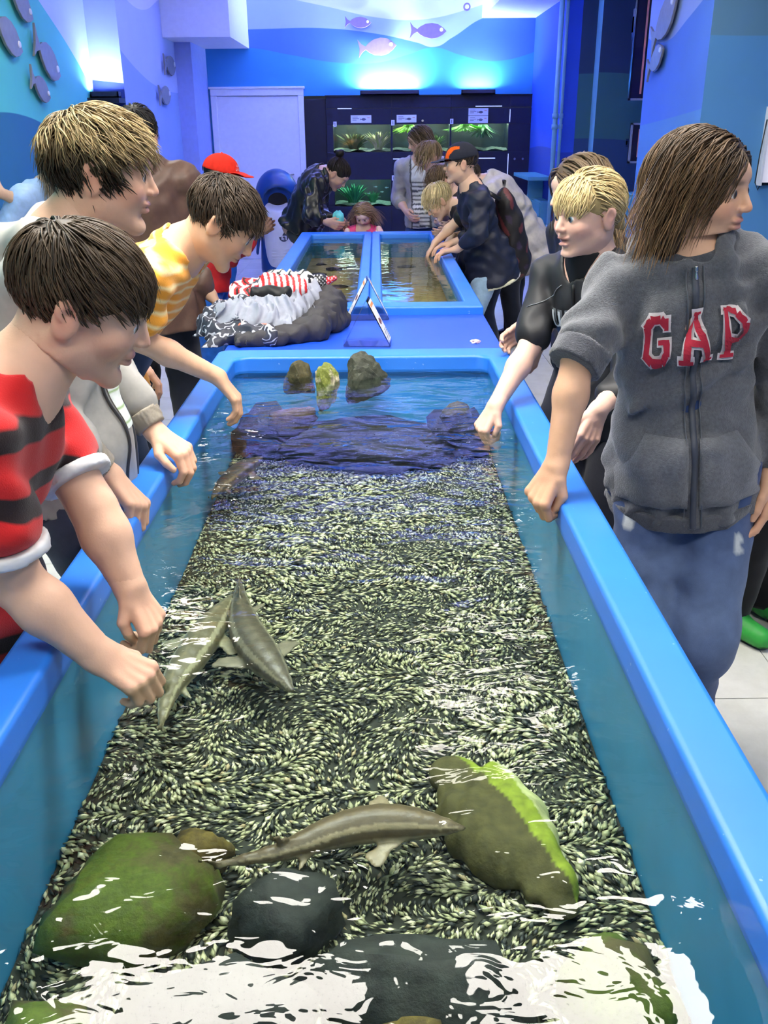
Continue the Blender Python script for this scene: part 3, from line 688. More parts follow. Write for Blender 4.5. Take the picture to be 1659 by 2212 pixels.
# ---------------------------------------------------------------- the figure
def person(label, H, pelvis, neck, head, tface, hface, hpitch=0., hroll=0., hh=None, wrists=(None, None), poles=((0, 0, -1), (0, 0, -1)), hands=(None, None), elbows=(None, None), feet=None, ffeet=None,
           skin=(.62, .40, .29), fine=1, top=None, bottom=None, shoes=(.03, .03, .035), hair=None, eyes=(.10, .06, .03), brow=(.12, .08, .05), fat=1., bow=0., mouth=0., ear=True, extra=None, knees=None, sock=None, shw=.108):
    pelvis, neck, head = map(lambda v: np.asarray(v, float), (pelvis, neck, head))
    org = A3(pelvis[0], pelvis[1], 0.) if feet is None else A3((feet[0][0]+feet[1][0])/2, (feet[0][1]+feet[1][1])/2, 0)
    hh = hh or .147*H
    hb = {2: .0092, 1: .014, 0: .018}[fine]; hf = {2: .0038, 1: .0065, 0: .009}[fine]; hn = {2: .0028, 1: .0046, 0: .007}[fine]; hc = {2: .0072, 1: .0105, 0: .014}[fine]
    sp = nrm(neck-pelvis); L = np.linalg.norm(neck-pelvis)
    tf = A3(math.cos(rad(tface)), math.sin(rad(tface)), 0); tf = nrm(tf-sp*(tf@sp)); r = np.cross(tf, sp); r = nrm(r)
    waist = pelvis+sp*.42*L-tf*bow; chest = pelvis+sp*.74*L-tf*bow*.6; upper = pelvis+sp*.93*L
    Ht = H*fat; sh = [upper+r*shw*H*q-sp*.01*H for q in (1, -1)]
    def torso(inf):
        P = [cone(pelvis-sp*.02*H, waist, .088*Ht+inf, .076*Ht+inf, .03, tf, .74), cone(waist, chest, .076*Ht+inf, .088*Ht+inf, .03, tf, .72), cone(chest, upper, .088*Ht+inf, .064*H+inf, .03, tf, .72),
             cone(sh[0], sh[1], .033*H+inf, .033*H+inf, .03)]
        P += [cone(neck-sp*.005*H, sh[i], .032*H+inf*.8, .030*H+inf, .03) for i in (0, 1)]
        P += [ell(pelvis-tf*.045*H+r*.04*H*q-sp*.03*H, np.stack([r, tf, sp]), A3(.05, .045, .055)*H+inf, .03) for q in (-1, 1)]
        return P
    # arms
    ua, fa = .170*H, .148*H; el, wr = [], []
    for i in (0, 1):
        T = wrists[i]
        if T is None: T = sh[i]+A3(0, 0, -1)*.30*H+r*(.03 if i == 0 else -.03)*H+tf*.02*H
        T = np.asarray(T, float); E = elbows[i]; E = ik(sh[i], T, ua, fa, poles[i]) if E is None else np.asarray(E, float)
        el.append(E); wr.append(T)
    hd = []
    for i in (0, 1):
        if hands[i] is None: d = nrm(wr[i]-el[i]); hd.append((d, r*(-1 if i == 0 else 1), .25, .3, .3))
        else:
            a = list(hands[i]); a[0] = nrm(a[0]); a[1] = np.asarray(a[1], float); hd.append(tuple(a)+((.5,) if len(a) < 4 else ())+((.4,) if len(a) < 5 else ()))
    # legs
    hip = [pelvis+r*.046*H*q-sp*.01*H for q in (1, -1)]
    if feet is None: feet = [org+r*A3(1, 1, 0)*.075*H*q for q in (1, -1)]
    fdir = A3(math.cos(rad(tface if ffeet is None else ffeet)), math.sin(rad(tface if ffeet is None else ffeet)), 0)
    ank = [A3(f[0], f[1], .05*H) for f in feet]; kn = []
    for i in (0, 1): kn.append(ik(hip[i], ank[i], .25*H, .245*H, fdir) if knees is None else np.asarray(knees[i], float))
    hd_dir = nrm(head-neck); B = frame_from(hface, hpitch, hroll)
    nb = head+hh*(-.10*B[1]-.20*B[2]); nk = cone(neck-sp*.01*H, nb, .040*H*min(1.1, fat), .036*H*min(1.15, fat), .04)
    # body
    P = torso(0.)+[nk]
    for i in (0, 1):
        P += [cone(sh[i], el[i], .028*Ht, .0225*Ht, .02), cone(el[i], el[i]*.65+wr[i]*.35, .0225*Ht, .0230*Ht, .012), cone(el[i]*.65+wr[i]*.35, wr[i], .0230*Ht, .0160*Ht, .02)]
        P += [cone(hip[i], kn[i], .049*Ht, .037*Ht, .03), cone(kn[i], kn[i]*.62+ank[i]*.38, .037*Ht, .036*Ht, .02), cone(kn[i]*.62+ank[i]*.38, ank[i], .036*Ht, .024*Ht, .02), cone(ank[i]-A3(0, 0, .018*H), ank[i]+fdir*.09*H-A3(0, 0, .026*H), .024*H, .018*H, .02)]
    Vb, Qb = field(P, hb); parts = [(Vb, Qb, np.tile(np.array(skin), (len(Vb), 1)))]
    hp = head_prims(head, B, hh, ear, mouth)+[nk]
    nd = nrm(neck-nb); Vh, Qh = field(hp, hf, [(nb+nd*.05*H*.6, nd)]); parts.append((Vh, Qh, head_colors(Vh, head, B, hh, skin, brow)))
    for i in (0, 1):
        d, nn, cu, spd, thb = hd[i]; LH = .112*H
        ax = nrm(el[i]-wr[i]); pr = hand_prims(wr[i], d, nn, i == 0, LH, cu, spd, thb)+[cone(wr[i]+ax*.06, wr[i], .0160*Ht+.0023*fat, .0160*Ht, .015)]
        Vn, Qn = field(pr, hn, [(wr[i]+ax*.045, ax)]); c = np.tile(np.array(skin), (len(Vn), 1)); dist = np.clip(((Vn-wr[i])@d)/LH, 0, 1)[:, None]
        c = c*(1-dist*.35)+dist*.35*np.array(skin)*A3(1.08, .74, .68); parts.append((Vn, Qn, c))
    V, Q, C = join(parts)
    body = link('person', fast_mesh('person', V-org, Q, True, C), attr_mat('skin', .5, .10, 260, .35, sss=.0, var=.05, vscale=30), None, org)
    tag(body, label, 'person')
    def child(name, V, Q, C, mt): return link(name, fast_mesh(name, np.asarray(V)-org, Q, True, C), mt, body)
    # eyes
    for q in (-1, 1):
        e = link('eye', eye_mesh(eyes), None, body); p = head+hh*(.125*q*B[0]+.298*B[1]+.014*B[2])-org
        M = Matrix(((*B[0],), (*B[2],), (*B[1],))).transposed().to_4x4() @ Matrix.Scale(.0635*hh, 4); M.translation = Vector(p); e.matrix_local = M
    # clothes
    ctx = dict(body=body, org=org, H=H, pelvis=pelvis, neck=neck, sp=sp, tf=tf, r=r, sh=sh, el=el, wr=wr, L=L, hip=hip, kn=kn, ank=ank, head=head, B=B, hh=hh, child=child, hc=hc, upper=upper, chest=chest, waist=waist, torso=torso, nb=nb, fat=fat)
    if top:
        inf = top.get('inf', .012); P = torso(inf); sl = top.get('sleeve', 1.); hem = top.get('hem', .03)
        P.append(cone(pelvis+sp*.02*H, pelvis-sp*hem*H-tf*0., .098*Ht+inf, (.099+top.get('flare', 0.))*Ht+inf, .03, tf, .93))
        ws = top.get('wsl', .010)
        for i in (0, 1):
            s_ = sl if not hasattr(sl, '__len__') else sl[i]
            a = min(1., s_); e = sh[i]*(1-a)+el[i]*a
            if s_ <= 1: e = e-nrm(el[i]-sh[i])*.75*(.025*Ht+inf+ws)
            P.append(cone(sh[i], e, .029*Ht+inf, .025*Ht+inf+ws, .018))
            if s_ > 1:
                a = s_-1; w = el[i]*(1-a)+wr[i]*a; w = w-nrm(wr[i]-el[i])*min(.75*(.021*Ht+inf+ws), .5*np.linalg.norm(w-e)); P.append(cone(e, w, .025*Ht+inf+ws, (.019*Ht if a > .6 else .024*Ht)+inf+ws*.8, .015))
        P += top.get('prims', lambda c: [])(ctx)
        nr = top.get('neck', .052); P.append(cone(neck+sp*.012*H+tf*.01*H, neck+sp*.10*H+tf*.02*H, nr*H, nr*H*1.3, .01, sub=True))
        cuts = [(pelvis-sp*hem*H, -sp)]
        wk = top.get('wrinkle', (.006, .075)); V, Q = field(P, hc, cuts, (wk[0], wk[1], int(H*1000)))
        V = relax(V, Q, 1)
        # coordinate along the garment, for woven stripes
        ta = (V-pelvis)@sp; dT = np.linalg.norm((V-pelvis)-np.outer(ta, sp), axis=1)-.085*H; co = ta.copy(); rg = np.zeros(len(V), int)
        for i in (0, 1):
            D = el[i]-sh[i]; t_ = ((V-sh[i])@D)/(D@D); t2 = np.clip(t_, 0, 1.05); dA = np.linalg.norm(V-sh[i]-np.outer(t2, D), axis=1)-.034*H
            mk = (dA < dT) & (t_ > .12); co[mk] = L*.9-t_[mk]*np.linalg.norm(D); rg[mk] = i+1; dT = np.where(mk, dA, dT)
            if (sl if not hasattr(sl, '__len__') else sl[i]) > 1.05:
                D = wr[i]-el[i]; t_ = ((V-el[i])@D)/(D@D); dA = np.linalg.norm(V-el[i]-np.outer(np.clip(t_, 0, 1), D), axis=1)-.03*H; mk = (dA < dT) & (t_ > 0); co[mk] = L*.9-ua-t_[mk]*fa; rg[mk] = i+3
        if top.get('straight'): co = ta
        ctx.update(V=V, co=co, rg=rg)
        C = top['col'](ctx) if callable(top['col']) else np.tile(np.array(top['col'][:3]), (len(V), 1))
        ctx['top'] = child(top.get('name', 'shirt'), V, Q, C, top.get('mat') or attr_mat('cloth_knit', .85, .35, 500, .2, .25))
        ctx['topVQ'] = (V, Q); at = ctx['top'].data.attributes.new('co', 'FLOAT', 'POINT'); at.data.foreach_set('value', co.astype(np.float32))
    if bottom:
        inf = bottom.get('inf', .008); P = [cone(pelvis-sp*.03*H, pelvis+sp*.13*H, .089*Ht+inf*.5, .078*Ht+inf*.3, .03, tf, .76)]
        P += [ell(pelvis-tf*.035*H+r*.04*H*q-sp*.03*H, np.stack([r, tf, sp]), A3(.045, .04, .05)*H+inf, .03) for q in (-1, 1)]
        for i in (0, 1):
            bt = ank[i]-A3(0, 0, .012*H); P += [cone(hip[i], kn[i], .052*Ht+inf, .041*Ht+inf, .025), cone(kn[i], bt, .042*Ht+inf, .036*Ht+inf, .02)]
        V, Q = field(P, hc*1.75, [(A3(0, 0, .028*H), A3(0, 0, -1.))], (bottom.get('wr', .004), .12, 7)); V = relax(V, Q, 1)
        C = bottom['col']
        if callable(C): C = C(V, ctx)
        else: C = np.tile(np.array(C[:3]), (len(V), 1))
        ctx['bottom'] = child('trousers', V, Q, C, attr_mat('cloth_denim', .85, .3, 600, .2, .15, var=.16, vscale=25))
    if shoes is not None:
        for i in (0, 1):
            a = ank[i]; heel = a-A3(0, 0, .018*H)-fdir*.018*H; toe = a+fdir*.10*H-A3(0, 0, .027*H)
            P = [cone(heel, toe, .031*H, .025*H, .02), cone(a+A3(0, 0, .01*H), a+fdir*.03*H-A3(0, 0, .02*H), .031*H, .03*H, .02)]
            V, Q = field(P, .012, [(A3(0, 0, .004), A3(0, 0, -1.))]); C = np.tile(np.array(shoes), (len(V), 1)); C[V[:, 2] < .018] = sock or (.5, .5, .5); child('shoe', V, Q, C, attr_mat('shoe_leather', .5))
    if hair: hair(ctx)
    if extra: extra(ctx)
    return ctx

def hair_short(tones, n=700, length=.42, front=.27, side=.02, back=-.22, lift=.05, width=.010, flow=None, gravity=.25, seed=3, tip=.3, h=None, jit=.25, base=None, lenfn=None, wave=.0, tonefn=None, extra=None, posfn=None):
    def f(c):
        B, s = c['B'], c['hh']; hh_ = h or (.008 if n > 900 else .012)
        parts = [hair_base(c['head'], B, s, 'short', hh_, base if base is not None else np.array(tones[0])*.7+np.array(tones[1])*.2),
                 hair_locks(c['head'], B, s, n, length, flow or crown_flow(), lambda q: mask_short(q, front, side, back), seed, lift, width, 6, tones, gravity, jit, tip, wave, lenfn=lenfn, tonefn=tonefn, posfn=posfn)]
        if extra: parts += extra(c)
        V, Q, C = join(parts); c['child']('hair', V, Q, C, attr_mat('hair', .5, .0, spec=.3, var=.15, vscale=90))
    return f
def hair_long(tones, n=900, length=1.5, part=.08, seed=4, width=.012, gravity=1.2, wave=.12, tip=.5, base_prims=None, h=.006, front=.25, lift=.07, fall=.6, back=.12, tonefn=None):
    def f(c):
        B, s = c['B'], c['hh']; L = lambda x, y, z: c['head']+s*(x*B[0]+y*B[1]+z*B[2])
        ex = base_prims(L, B, s) if base_prims else [ell(L(0, -.22, -.25), B, A3(.33, .24, .5)*s, .08*s)]
        def flow(p):
            sx = np.where(p[:, 0] > part, 1., -1.); return rn(np.stack([sx*.9, -.35*(p[:, 1] > -.1)-back, -.25-.9*np.maximum(0., .35-p[:, 2])], 1))
        mk = lambda q: np.where(q[:, 1] > .10, q[:, 2] > front-.2*np.abs(q[:, 0]), (q[:, 2] > -.12) | (q[:, 1] < -.12))
        parts = [hair_base(c['head'], B, s, 'long', h, np.array(tones[0])*.8+np.array(tones[1])*.15, ex),
                 hair_locks(c['head'], B, s, n, length, flow, mk, seed, lift, width, 9, tones, gravity, .16, tip, wave, .3, lenfn=lambda q: fall+(1-fall)*(q[:, 2]+.2)/.7, tonefn=tonefn)]
        V, Q, C = join(parts); c['child']('hair', V, Q, C, attr_mat('hair', .5, .0, spec=.3, var=.15, vscale=90))
    return f
# ---------------------------------------------------------------- the people round the tanks
BROWN = ((.035, .022, .013), (.15, .10, .055)); DKB = ((.02, .013, .010), (.075, .05, .032)); BLOND = ((.30, .21, .09), (.72, .58, .30)); SANDY = ((.10, .065, .028), (.52, .38, .16))
def rgb(r, g, b): return srgb(r, g, b)[:3]

# boy in the striped T-shirt
def col_stripe(c):
    band = np.mod(c['co']+.004*np.sin(c['V'][:, 1]*40), .085) < .036; C = np.where(band[:, None], np.array([rgb(46, 34, 34)]), np.array([rgb(206, 40, 40)]))
    return C
def ext_striped(c):
    # white cuffs at the sleeve ends and a white vest at the collar
    for i in (0, 1):
        a = c['sh'][i]*.31+c['el'][i]*.69; b = c['sh'][i]*.22+c['el'][i]*.78; d = nrm(b-a)
        V, Q = field([cone(a, b, .0660, .0660, .004)], .006, [(b, d), (a, -d)]); c['child']('sleeve_cuff', V, Q, np.tile(np.array(rgb(214, 214, 216)), (len(V), 1)), attr_mat('cloth_knit'))
    n, sp, tf = c['neck'], c['sp'], c['tf']
    V, Q = field([cone(n-sp*.03, n+sp*.03, .082, .070, .01, tf, .95)], .006, [(n+sp*.028-tf*.0, nrm(sp-.35*tf)), (n-sp*.05, -sp)]); c['child']('vest_collar', V, Q, np.tile(np.array(rgb(206, 212, 222)), (len(V), 1)), attr_mat('cloth_knit'))
person('boy in a red and black striped T-shirt dipping both hands in the near tank', 1.46, (-.765, 1.35, .80), (-.578, 1.375, 1.175), (-.458, 1.425, 1.298), 8, 10, 24, 4, hh=.240,
       wrists=((-.448, 1.225, .788), (-.437, 1.395, .822)), elbows=((-.560, 1.235, .915), (-.495, 1.44, .948)),
       hands=((A3(.85, -.1, -.5), A3(.2, .3, -1), .62, .2, .6), (A3(.5, -.25, -.85), A3(-.5, .2, -.6), .6, .2, .6)), fine=2, fat=1.22, skin=(.74, .455, .315), bow=.03,
       top=dict(straight=True, col=col_stripe, mat=stripe_mat('red_black_stripe', srgb(206, 38, 40), srgb(44, 32, 34), .092, .42, .05, .004), sleeve=.74, inf=.010, wsl=.010, hem=.05, neck=.047, wrinkle=(0.0085, 0.079), name='striped_shirt'), bottom=dict(col=rgb(60, 58, 60)),
       hair=hair_short(((.022,.014,.009),(.10,.066,.037)), 2000, .26, .25, .05, -.16, .022, .0100, crown_flow(0, .45, .25), .2, 11, .25, jit=.22, lenfn=lambda q: np.where(q[:, 2] < .2, .45, np.where(q[:, 1] > .2, .75, 1.15))), extra=ext_striped, brow=(.16, .10, .06))

# tall boy in the light grey hooded jacket
GREY = rgb(168, 166, 160)
def hood_prims(col=None):
    def f(c):
        n, sp, tf, r, H = c['neck'], c['sp'], c['tf'], c['r'], c['H']
        P = []
        for q in (-1, 1):
            P.append(cone(n+r*.035*H*q+tf*.035*H-sp*.01*H, n+r*.055*H*q-tf*.02*H+sp*.012*H, .018*H, .024*H, .02)); P.append(cone(n+r*.055*H*q-tf*.02*H+sp*.012*H, n-tf*.075*H-sp*.03*H, .024*H, .03*H, .02))
        P.append(ell(n-tf*.07*H-sp*.05*H, np.stack([r, tf, sp]), A3(.07, .035, .06)*H, .03)); return P
    return f
def zip_front(c, col, length=.9, off=0., pull=True, w=.006):
    """a zip tape laid on the garment's front by casting rays at it"""
    V, Q = c['topVQ']; bv = BVHTree.FromPolygons([Vector(v) for v in V], [tuple(map(int, q)) for q in Q]); sp, tf, r, H = c['sp'], c['tf'], c['r'], c['H']
    pts = []
    for i in range(40):
        t = i/39; p = c['neck']*(1-t)+(c['pelvis']-sp*c.get('hemz', .03)*H)*t+r*off+tf*.4; hit = bv.ray_cast(Vector(p), Vector(-tf))
        if hit[0] is not None and t <= length: pts.append((np.array(hit[0]), np.array(hit[1])))
    if len(pts) < 4: return
    Vz, Qz = [], []
    for i, (p, n) in enumerate(pts):
        e = c['r']*w; Vz += [p-e, p-e*.8+n*.006, p+e*.8+n*.006, p+e]
        if i:
            k = 4*(i-1)
            for j in range(3): Qz.append((k+j, k+j+1, k+j+5, k+j+4))
    c['child']('zip', np.array(Vz), np.array(Qz), np.tile(np.array(col), (len(Vz), 1)), attr_mat('zip_tape', .5))
    if pull:
        p, n = pts[0]; a = p+n*.008; b = a-sp*.022+n*.003
        V2, Q2 = field([cone(a, a-sp*.006, .004, .004, .002), cone(a-sp*.008, b, .0025, .004, .001)], .0012); c['child']('zip_pull', V2, Q2, np.tile(np.array((.5, .5, .5)), (len(V2), 1)), mat('steel', srgb(180, 184, 190), .25, 1.))
def ext_tall(c):
    sp, tf, r, H = c['sp'], c['tf'], c['r'], c['H']
    # ribbed cuffs
    for i in (0, 1):
        a, b = c['el'][i]*.24+c['wr'][i]*.76, c['el'][i]*.06+c['wr'][i]*.94; d = nrm(b-a); L = np.linalg.norm(b-a)
        V, Q = field([cone(a, b, .047, .037, .004)], .0045, [(b, d), (a, -d)]); e = V-a; t = e@d; x = e-np.outer(t, d); u = nrm(np.cross(d, A3(.3, .2, .9))); ang = np.arctan2(x@np.cross(d, u), x@u)
        V = V+nrm_rows(x)*(.0012*np.sin(ang*46))[:, None]; c['child']('ribbed_cuff', V, Q, np.tile(np.array(rgb(150, 142, 128)), (len(V), 1)), attr_mat('cloth_knit'))
    # striped T-shirt showing in the open front
    V, Q = c['topVQ']; bv = BVHTree.FromPolygons([Vector(v) for v in V], [tuple(map(int, q)) for q in Q]); Vz, Qz, Cz = [], [], []
    n, m_ = 70, 12
    for i in range(n):
        for j in range(m_):
            t = .16+.62*i/(n-1); p = c['neck']*(1-t)+c['pelvis']*t+r*(-.018+.062*j/(m_-1))*(.55+.6*t)+tf*.4; h = bv.ray_cast(Vector(p), Vector(-tf)); q = np.array(h[0])+tf*.004 if h[0] is not None else p-tf*.3
            Vz.append(q); s = (i/(n-1)*9.5) % 1; Cz.append(rgb(150, 180, 120) if s < .14 else rgb(226, 232, 226))
    for i in range(n-1):
        for j in range(m_-1): k = i*m_+j; Qz.append((k, k+m_, k+m_+1, k+1))
    c['child']('striped_undershirt', np.array(Vz), np.array(Qz), np.array(Cz), attr_mat('cloth_knit'))
    c['hemz'] = .045
    for o in (-.022, .05): zip_front(c, rgb(70, 70, 72), .99, o, o > 0, .004)
def nrm_rows(x): return x/np.maximum(1e-9, np.linalg.norm(x, axis=1))[:, None]
person('tall boy in a light grey hooded jacket with both hands over the tank edge', 1.62, (-.735, 1.96, .86), (-.655, 1.93, 1.335), (-.552, 1.95, 1.468), 6, 10, 8, 0, hh=.235,
       wrists=((-.575, 1.80, .875), (-.545, 2.10, .872)), elbows=((-.74, 1.74, 1.06), (-.68, 2.16, 1.05)), hands=((A3(.62, -.25, -.62), A3(-.3, -.1, -.9), .62, .25, .5), (A3(.75, -.35, -.42), A3(-.3, .1, -.9), .5, .3, .2)),
       fine=2, skin=(.70, .435, .30), top=dict(col=GREY, sleeve=1.80, inf=.017, wsl=.006, hem=.045, prims=hood_prims(), wrinkle=(0.0095, 0.094), name='hooded_jacket', neck=.05), bottom=dict(col=rgb(70, 76, 96)),
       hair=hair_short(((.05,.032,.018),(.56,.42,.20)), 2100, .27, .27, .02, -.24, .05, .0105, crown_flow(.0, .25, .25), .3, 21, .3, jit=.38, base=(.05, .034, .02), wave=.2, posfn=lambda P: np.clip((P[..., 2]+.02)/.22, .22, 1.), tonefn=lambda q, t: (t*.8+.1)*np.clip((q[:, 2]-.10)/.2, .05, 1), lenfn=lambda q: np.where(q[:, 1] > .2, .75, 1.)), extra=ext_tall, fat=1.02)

# boy in the orange T-shirt
def col_orange(c):
    s = np.sin(c['co']*2*math.pi/.034+np.sin(c['V'][:, 0]*55)*.8); t = np.clip(s*.9+.45, 0, 1)[:, None]; return np.array([rgb(244, 160, 52)])*t+np.array([rgb(250, 218, 150)])*(1-t)
person('boy in an orange striped T-shirt bending over with one arm stretched to the water', 1.50, (-.865, 2.66, .80), (-.545, 2.57, 1.245), (-.415, 2.545, 1.315), -8, 4, 40, 0, hh=.228,
       wrists=((-.455, 2.50, .905), (-.82, 2.90, .86)), elbows=((-.645, 2.44, 1.025), (-.78, 2.86, 1.02)), hands=((A3(.55, .1, -.8), A3(-.7, 0, -.5), .35, .35, .3), (A3(.8, .1, -.5), A3(0, 0, -1), .3, .3, .3)),
       fine=2, skin=(.74, .45, .29), top=dict(straight=True, col=col_orange, mat=stripe_mat('orange_stripe', srgb(246, 166, 56), srgb(250, 222, 160), .036, .5, .22, .004, 22), sleeve=.78, inf=.010, wsl=.012, hem=.05, wrinkle=(0.0085, 0.072), name='striped_shirt', neck=.05), bottom=dict(col=rgb(54, 68, 92)), bow=.04,
       hair=hair_short(DKB, 1700, .20, .27, .03, -.22, .03, .0105, crown_flow(0, .3, .2), .1, 31, .5, jit=.35))

# man in the brown leather jacket, seen from behind
m_leather = attr_mat('leather_soft', .5, .25, 90, .35, var=.12, vscale=30)
person('man in a long brown leather jacket seen from behind on the left aisle', 1.70, (-1.02, 4.15, .90), (-1.02, 4.12, 1.39), (-1.01, 4.13, 1.53), 98, 100, 0, 0, hh=.225, fine=1, skin=(.45, .28, .19), fat=1.12,
       wrists=((-.76, 4.15, .86), (-1.3, 4.2, .86)), top=dict(col=rgb(84, 62, 52), sleeve=1.95, inf=.022, hem=.10, flare=.02, wsl=.005, mat=m_leather, name='leather_jacket', wrinkle=(0.0114, 0.108), neck=.045), bottom=dict(col=rgb(30, 32, 44)), shoes=(.02, .02, .02),
       hair=hair_short(((.008, .007, .007), (.03, .025, .025)), 500, .30, .25, .0, -.28, .03, .013, None, .3, 41))

# caps
def cap(c, col, band=None, peak=None, label=None, name='cap', logo=None):
    """a baseball cap worn on the head: crown, peak, button"""
    B, s = c['B'], c['hh']; L = lambda x, y, z: c['head']+s*(x*B[0]+y*B[1]+z*B[2]); up_ = B[2]
    P = [ell(L(0, -.06, .14), B, A3(.385, .46, .41)*s, .02*s)]
    V, Q = field(P, .006, [(L(0, 0, .13), -nrm(B[2]+.10*B[1]))]); C = np.tile(np.array(col), (len(V), 1))
    q = (V-c['head'])@B.T/s
    if band is not None:
        for sx in (-1, 1):
            mk = (np.abs(q[:, 0]*sx-.22-(q[:, 1]-.1)*-.25) < .055+.05*(q[:, 2]-.2)) & (q[:, 1] > .02) & (q[:, 2] < .44); C[mk] = band
    seam = (np.abs(q[:, 0]) < .008); C[seam] *= .7
    o = c['child'](name, V, Q, C, attr_mat('cap_cloth', .8, .3, 500, .2))
    pk = [cone(L(-.17, .33, .14), L(.17, .33, .14), .10*s, .10*s, .02, B[2], .16), cone(L(-.11, .52, .10), L(.11, .52, .10), .11*s, .11*s, .06, B[2], .13), cone(L(0, .4, .13), L(0, .6, .085), .16*s, .10*s, .06, B[2], .12)]
    V, Q = field(pk, .004); c['child']('cap_peak', V, Q, np.tile(np.array(peak if peak is not None else col), (len(V), 1)), attr_mat('cap_cloth', .8))
    V, Q = field([ell(L(0, -.06, .55), B, A3(.03, .03, .018)*s, .01)], .002); c['child']('cap_button', V, Q, np.tile(np.array(col), (len(V), 1)), attr_mat('cap_cloth'))

# child in the red cap
def col_red(c):
    q = (c['V']-c['neck'])@c['r']; fr = (c['V']-c['waist'])@c['tf']; C = np.tile(np.array(rgb(190, 30, 34)), (len(q), 1)); mk = (np.abs(q) < .05) & (fr > 0) & (c['rg'] == 0); C[mk] = rgb(40, 110, 210); return C
def ext_redcap(c):
    cap(c, rgb(222, 46, 30), name='red_cap')
    B, s = c['B'], c['hh']; L = lambda x, y, z: c['head']+s*(x*B[0]+y*B[1]+z*B[2])
    # pale lettering patch on the cap front
    bm = bmesh.new()
    for row in range(2):
        for k in range(5):
            a = -.34+.17*k+(.03 if row else 0); x, y = .40*math.sin(a), .46*math.cos(a); p = L(x, -.06+y*.93, .30-.085*row); d = nrm(p-L(0, -.06, .14)); t = nrm(np.cross(B[2], d)); u = np.cross(d, t)
            for dx, dz, w, h in ((-.02, 0, .008, .06), (.02, 0, .008, .06), (0, .02 if k % 2 else -.02, .04, .012)):
                pts = [p+s*(t*(dx+sx*w*.5)+u*(dz+sz*h*.5))+d*.006-c['org'] for sx, sz in ((-1, -1), (1, -1), (1, 1), (-1, 1))]; bm.faces.new([bm.verts.new(v) for v in pts])
    bm_obj('cap_lettering', bm, mat('pale_thread', srgb(226, 220, 224), .7), c['body'])
person('child in a red cap and red jacket standing behind the orange shirt boy', 1.42, (-.97, 5.35, .79), (-.92, 5.33, 1.16), (-.85, 5.31, 1.305), -8, -4, 8, 0, hh=.222, fine=1, skin=(.16, .09, .06), brow=(.02, .015, .01), eyes=(.02, .012, .01),
       wrists=((-.66, 5.10, 1.02), (-.72, 5.5, .98)), hands=((A3(.7, .2, .6), A3(-.2, .9, 0), .5, .3, .4), None), top=dict(col=col_red, sleeve=1.9, inf=.02, wsl=.012, hem=.06, name='red_jacket', wrinkle=(0.0095, 0.086)), bottom=dict(col=rgb(34, 96, 190), inf=.016), extra=ext_redcap,
       hair=hair_short(((.006, .005, .005), (.02, .018, .016)), 120, .10, .30, .05, -.2, .01, .013, None, 0, 51))

# person in the pale blue shirt by the left wall
person('person in a pale blue shirt raising a hand by the left wall', 1.58, (-1.88, 5.35, .84), (-1.82, 5.3, 1.26), (-1.74, 5.28, 1.37), 150, 160, 5, 0, hh=.225, fine=0, skin=(.5, .33, .24), fat=1.08,
       wrists=((-1.99, 5.05, 1.25), (-2.1, 5.15, 1.22)), hands=((A3(-.3, -.1, .95), A3(-.8, .5, 0), .15, .6, .2), (A3(-.3, -.1, .95), A3(-.8, .5, 0), .15, .6, .2)),
       top=dict(col=rgb(150, 180, 226), sleeve=.9, inf=.018, hem=.06, name='blue_shirt'), bottom=dict(col=rgb(30, 34, 50)), hair=hair_long(((.05, .04, .03), (.17, .13, .09)), 350, 1.25, 0., 61, .028, h=.013))

# ---- behind and beside the far tank
m_gloss = attr_mat('leather_gloss', .30, .12, 60, .45, var=.05, vscale=14)
def bun(tones, seed=5):
    def f(c):
        B, s = c['B'], c['hh']; L = lambda x, y, z: c['head']+s*(x*B[0]+y*B[1]+z*B[2])
        def flow(p): return rn(A3(0, -.42, .55)-p)
        parts = [hair_base(c['head'], B, s, 'short', .011, np.array(tones[0]), [ell(L(0, -.44, .56), B, A3(.15, .13, .17)*s, .05*s), cone(L(0, -.40, .62), L(.04, -.62, .50), .08*s, .03*s, .03*s)]),
                 hair_locks(c['head'], B, s, 420, .5, flow, lambda q: mask_short(q, .24, .0, -.25), seed, .015, .012, 6, tones, 0, .1, .2)]
        V, Q, C = join(parts); c['child']('hair', V, Q, C, attr_mat('hair'))
    return f
BLACKH = ((.008, .006, .006), (.045, .032, .026))
person('woman in a glossy black leather jacket bending down behind the far tank', 1.62, (-.61, 7.78, .84), (-.425, 7.68, 1.205), (-.315, 7.655, 1.205), -12, -12, 48, 0, hh=.225, fine=1, skin=(.52, .33, .25), bow=.06,
       wrists=((-.40, 7.42, .87), (-.36, 7.58, .86)), elbows=((-.52, 7.42, .92), (-.5, 7.7, .92)), hands=((A3(.8, .1, -.3), A3(0, .9, .2), .35, .3, .3), (A3(.8, -.2, -.3), A3(0, -.9, .2), .35, .3, .3)),
       top=dict(col=rgb(26, 26, 30), sleeve=1.9, inf=.022, hem=.04, wsl=.005, mat=m_gloss, name='leather_jacket', wrinkle=(0.0152, 0.072)), bottom=dict(col=rgb(50, 54, 62)), hair=bun(BLACKH))
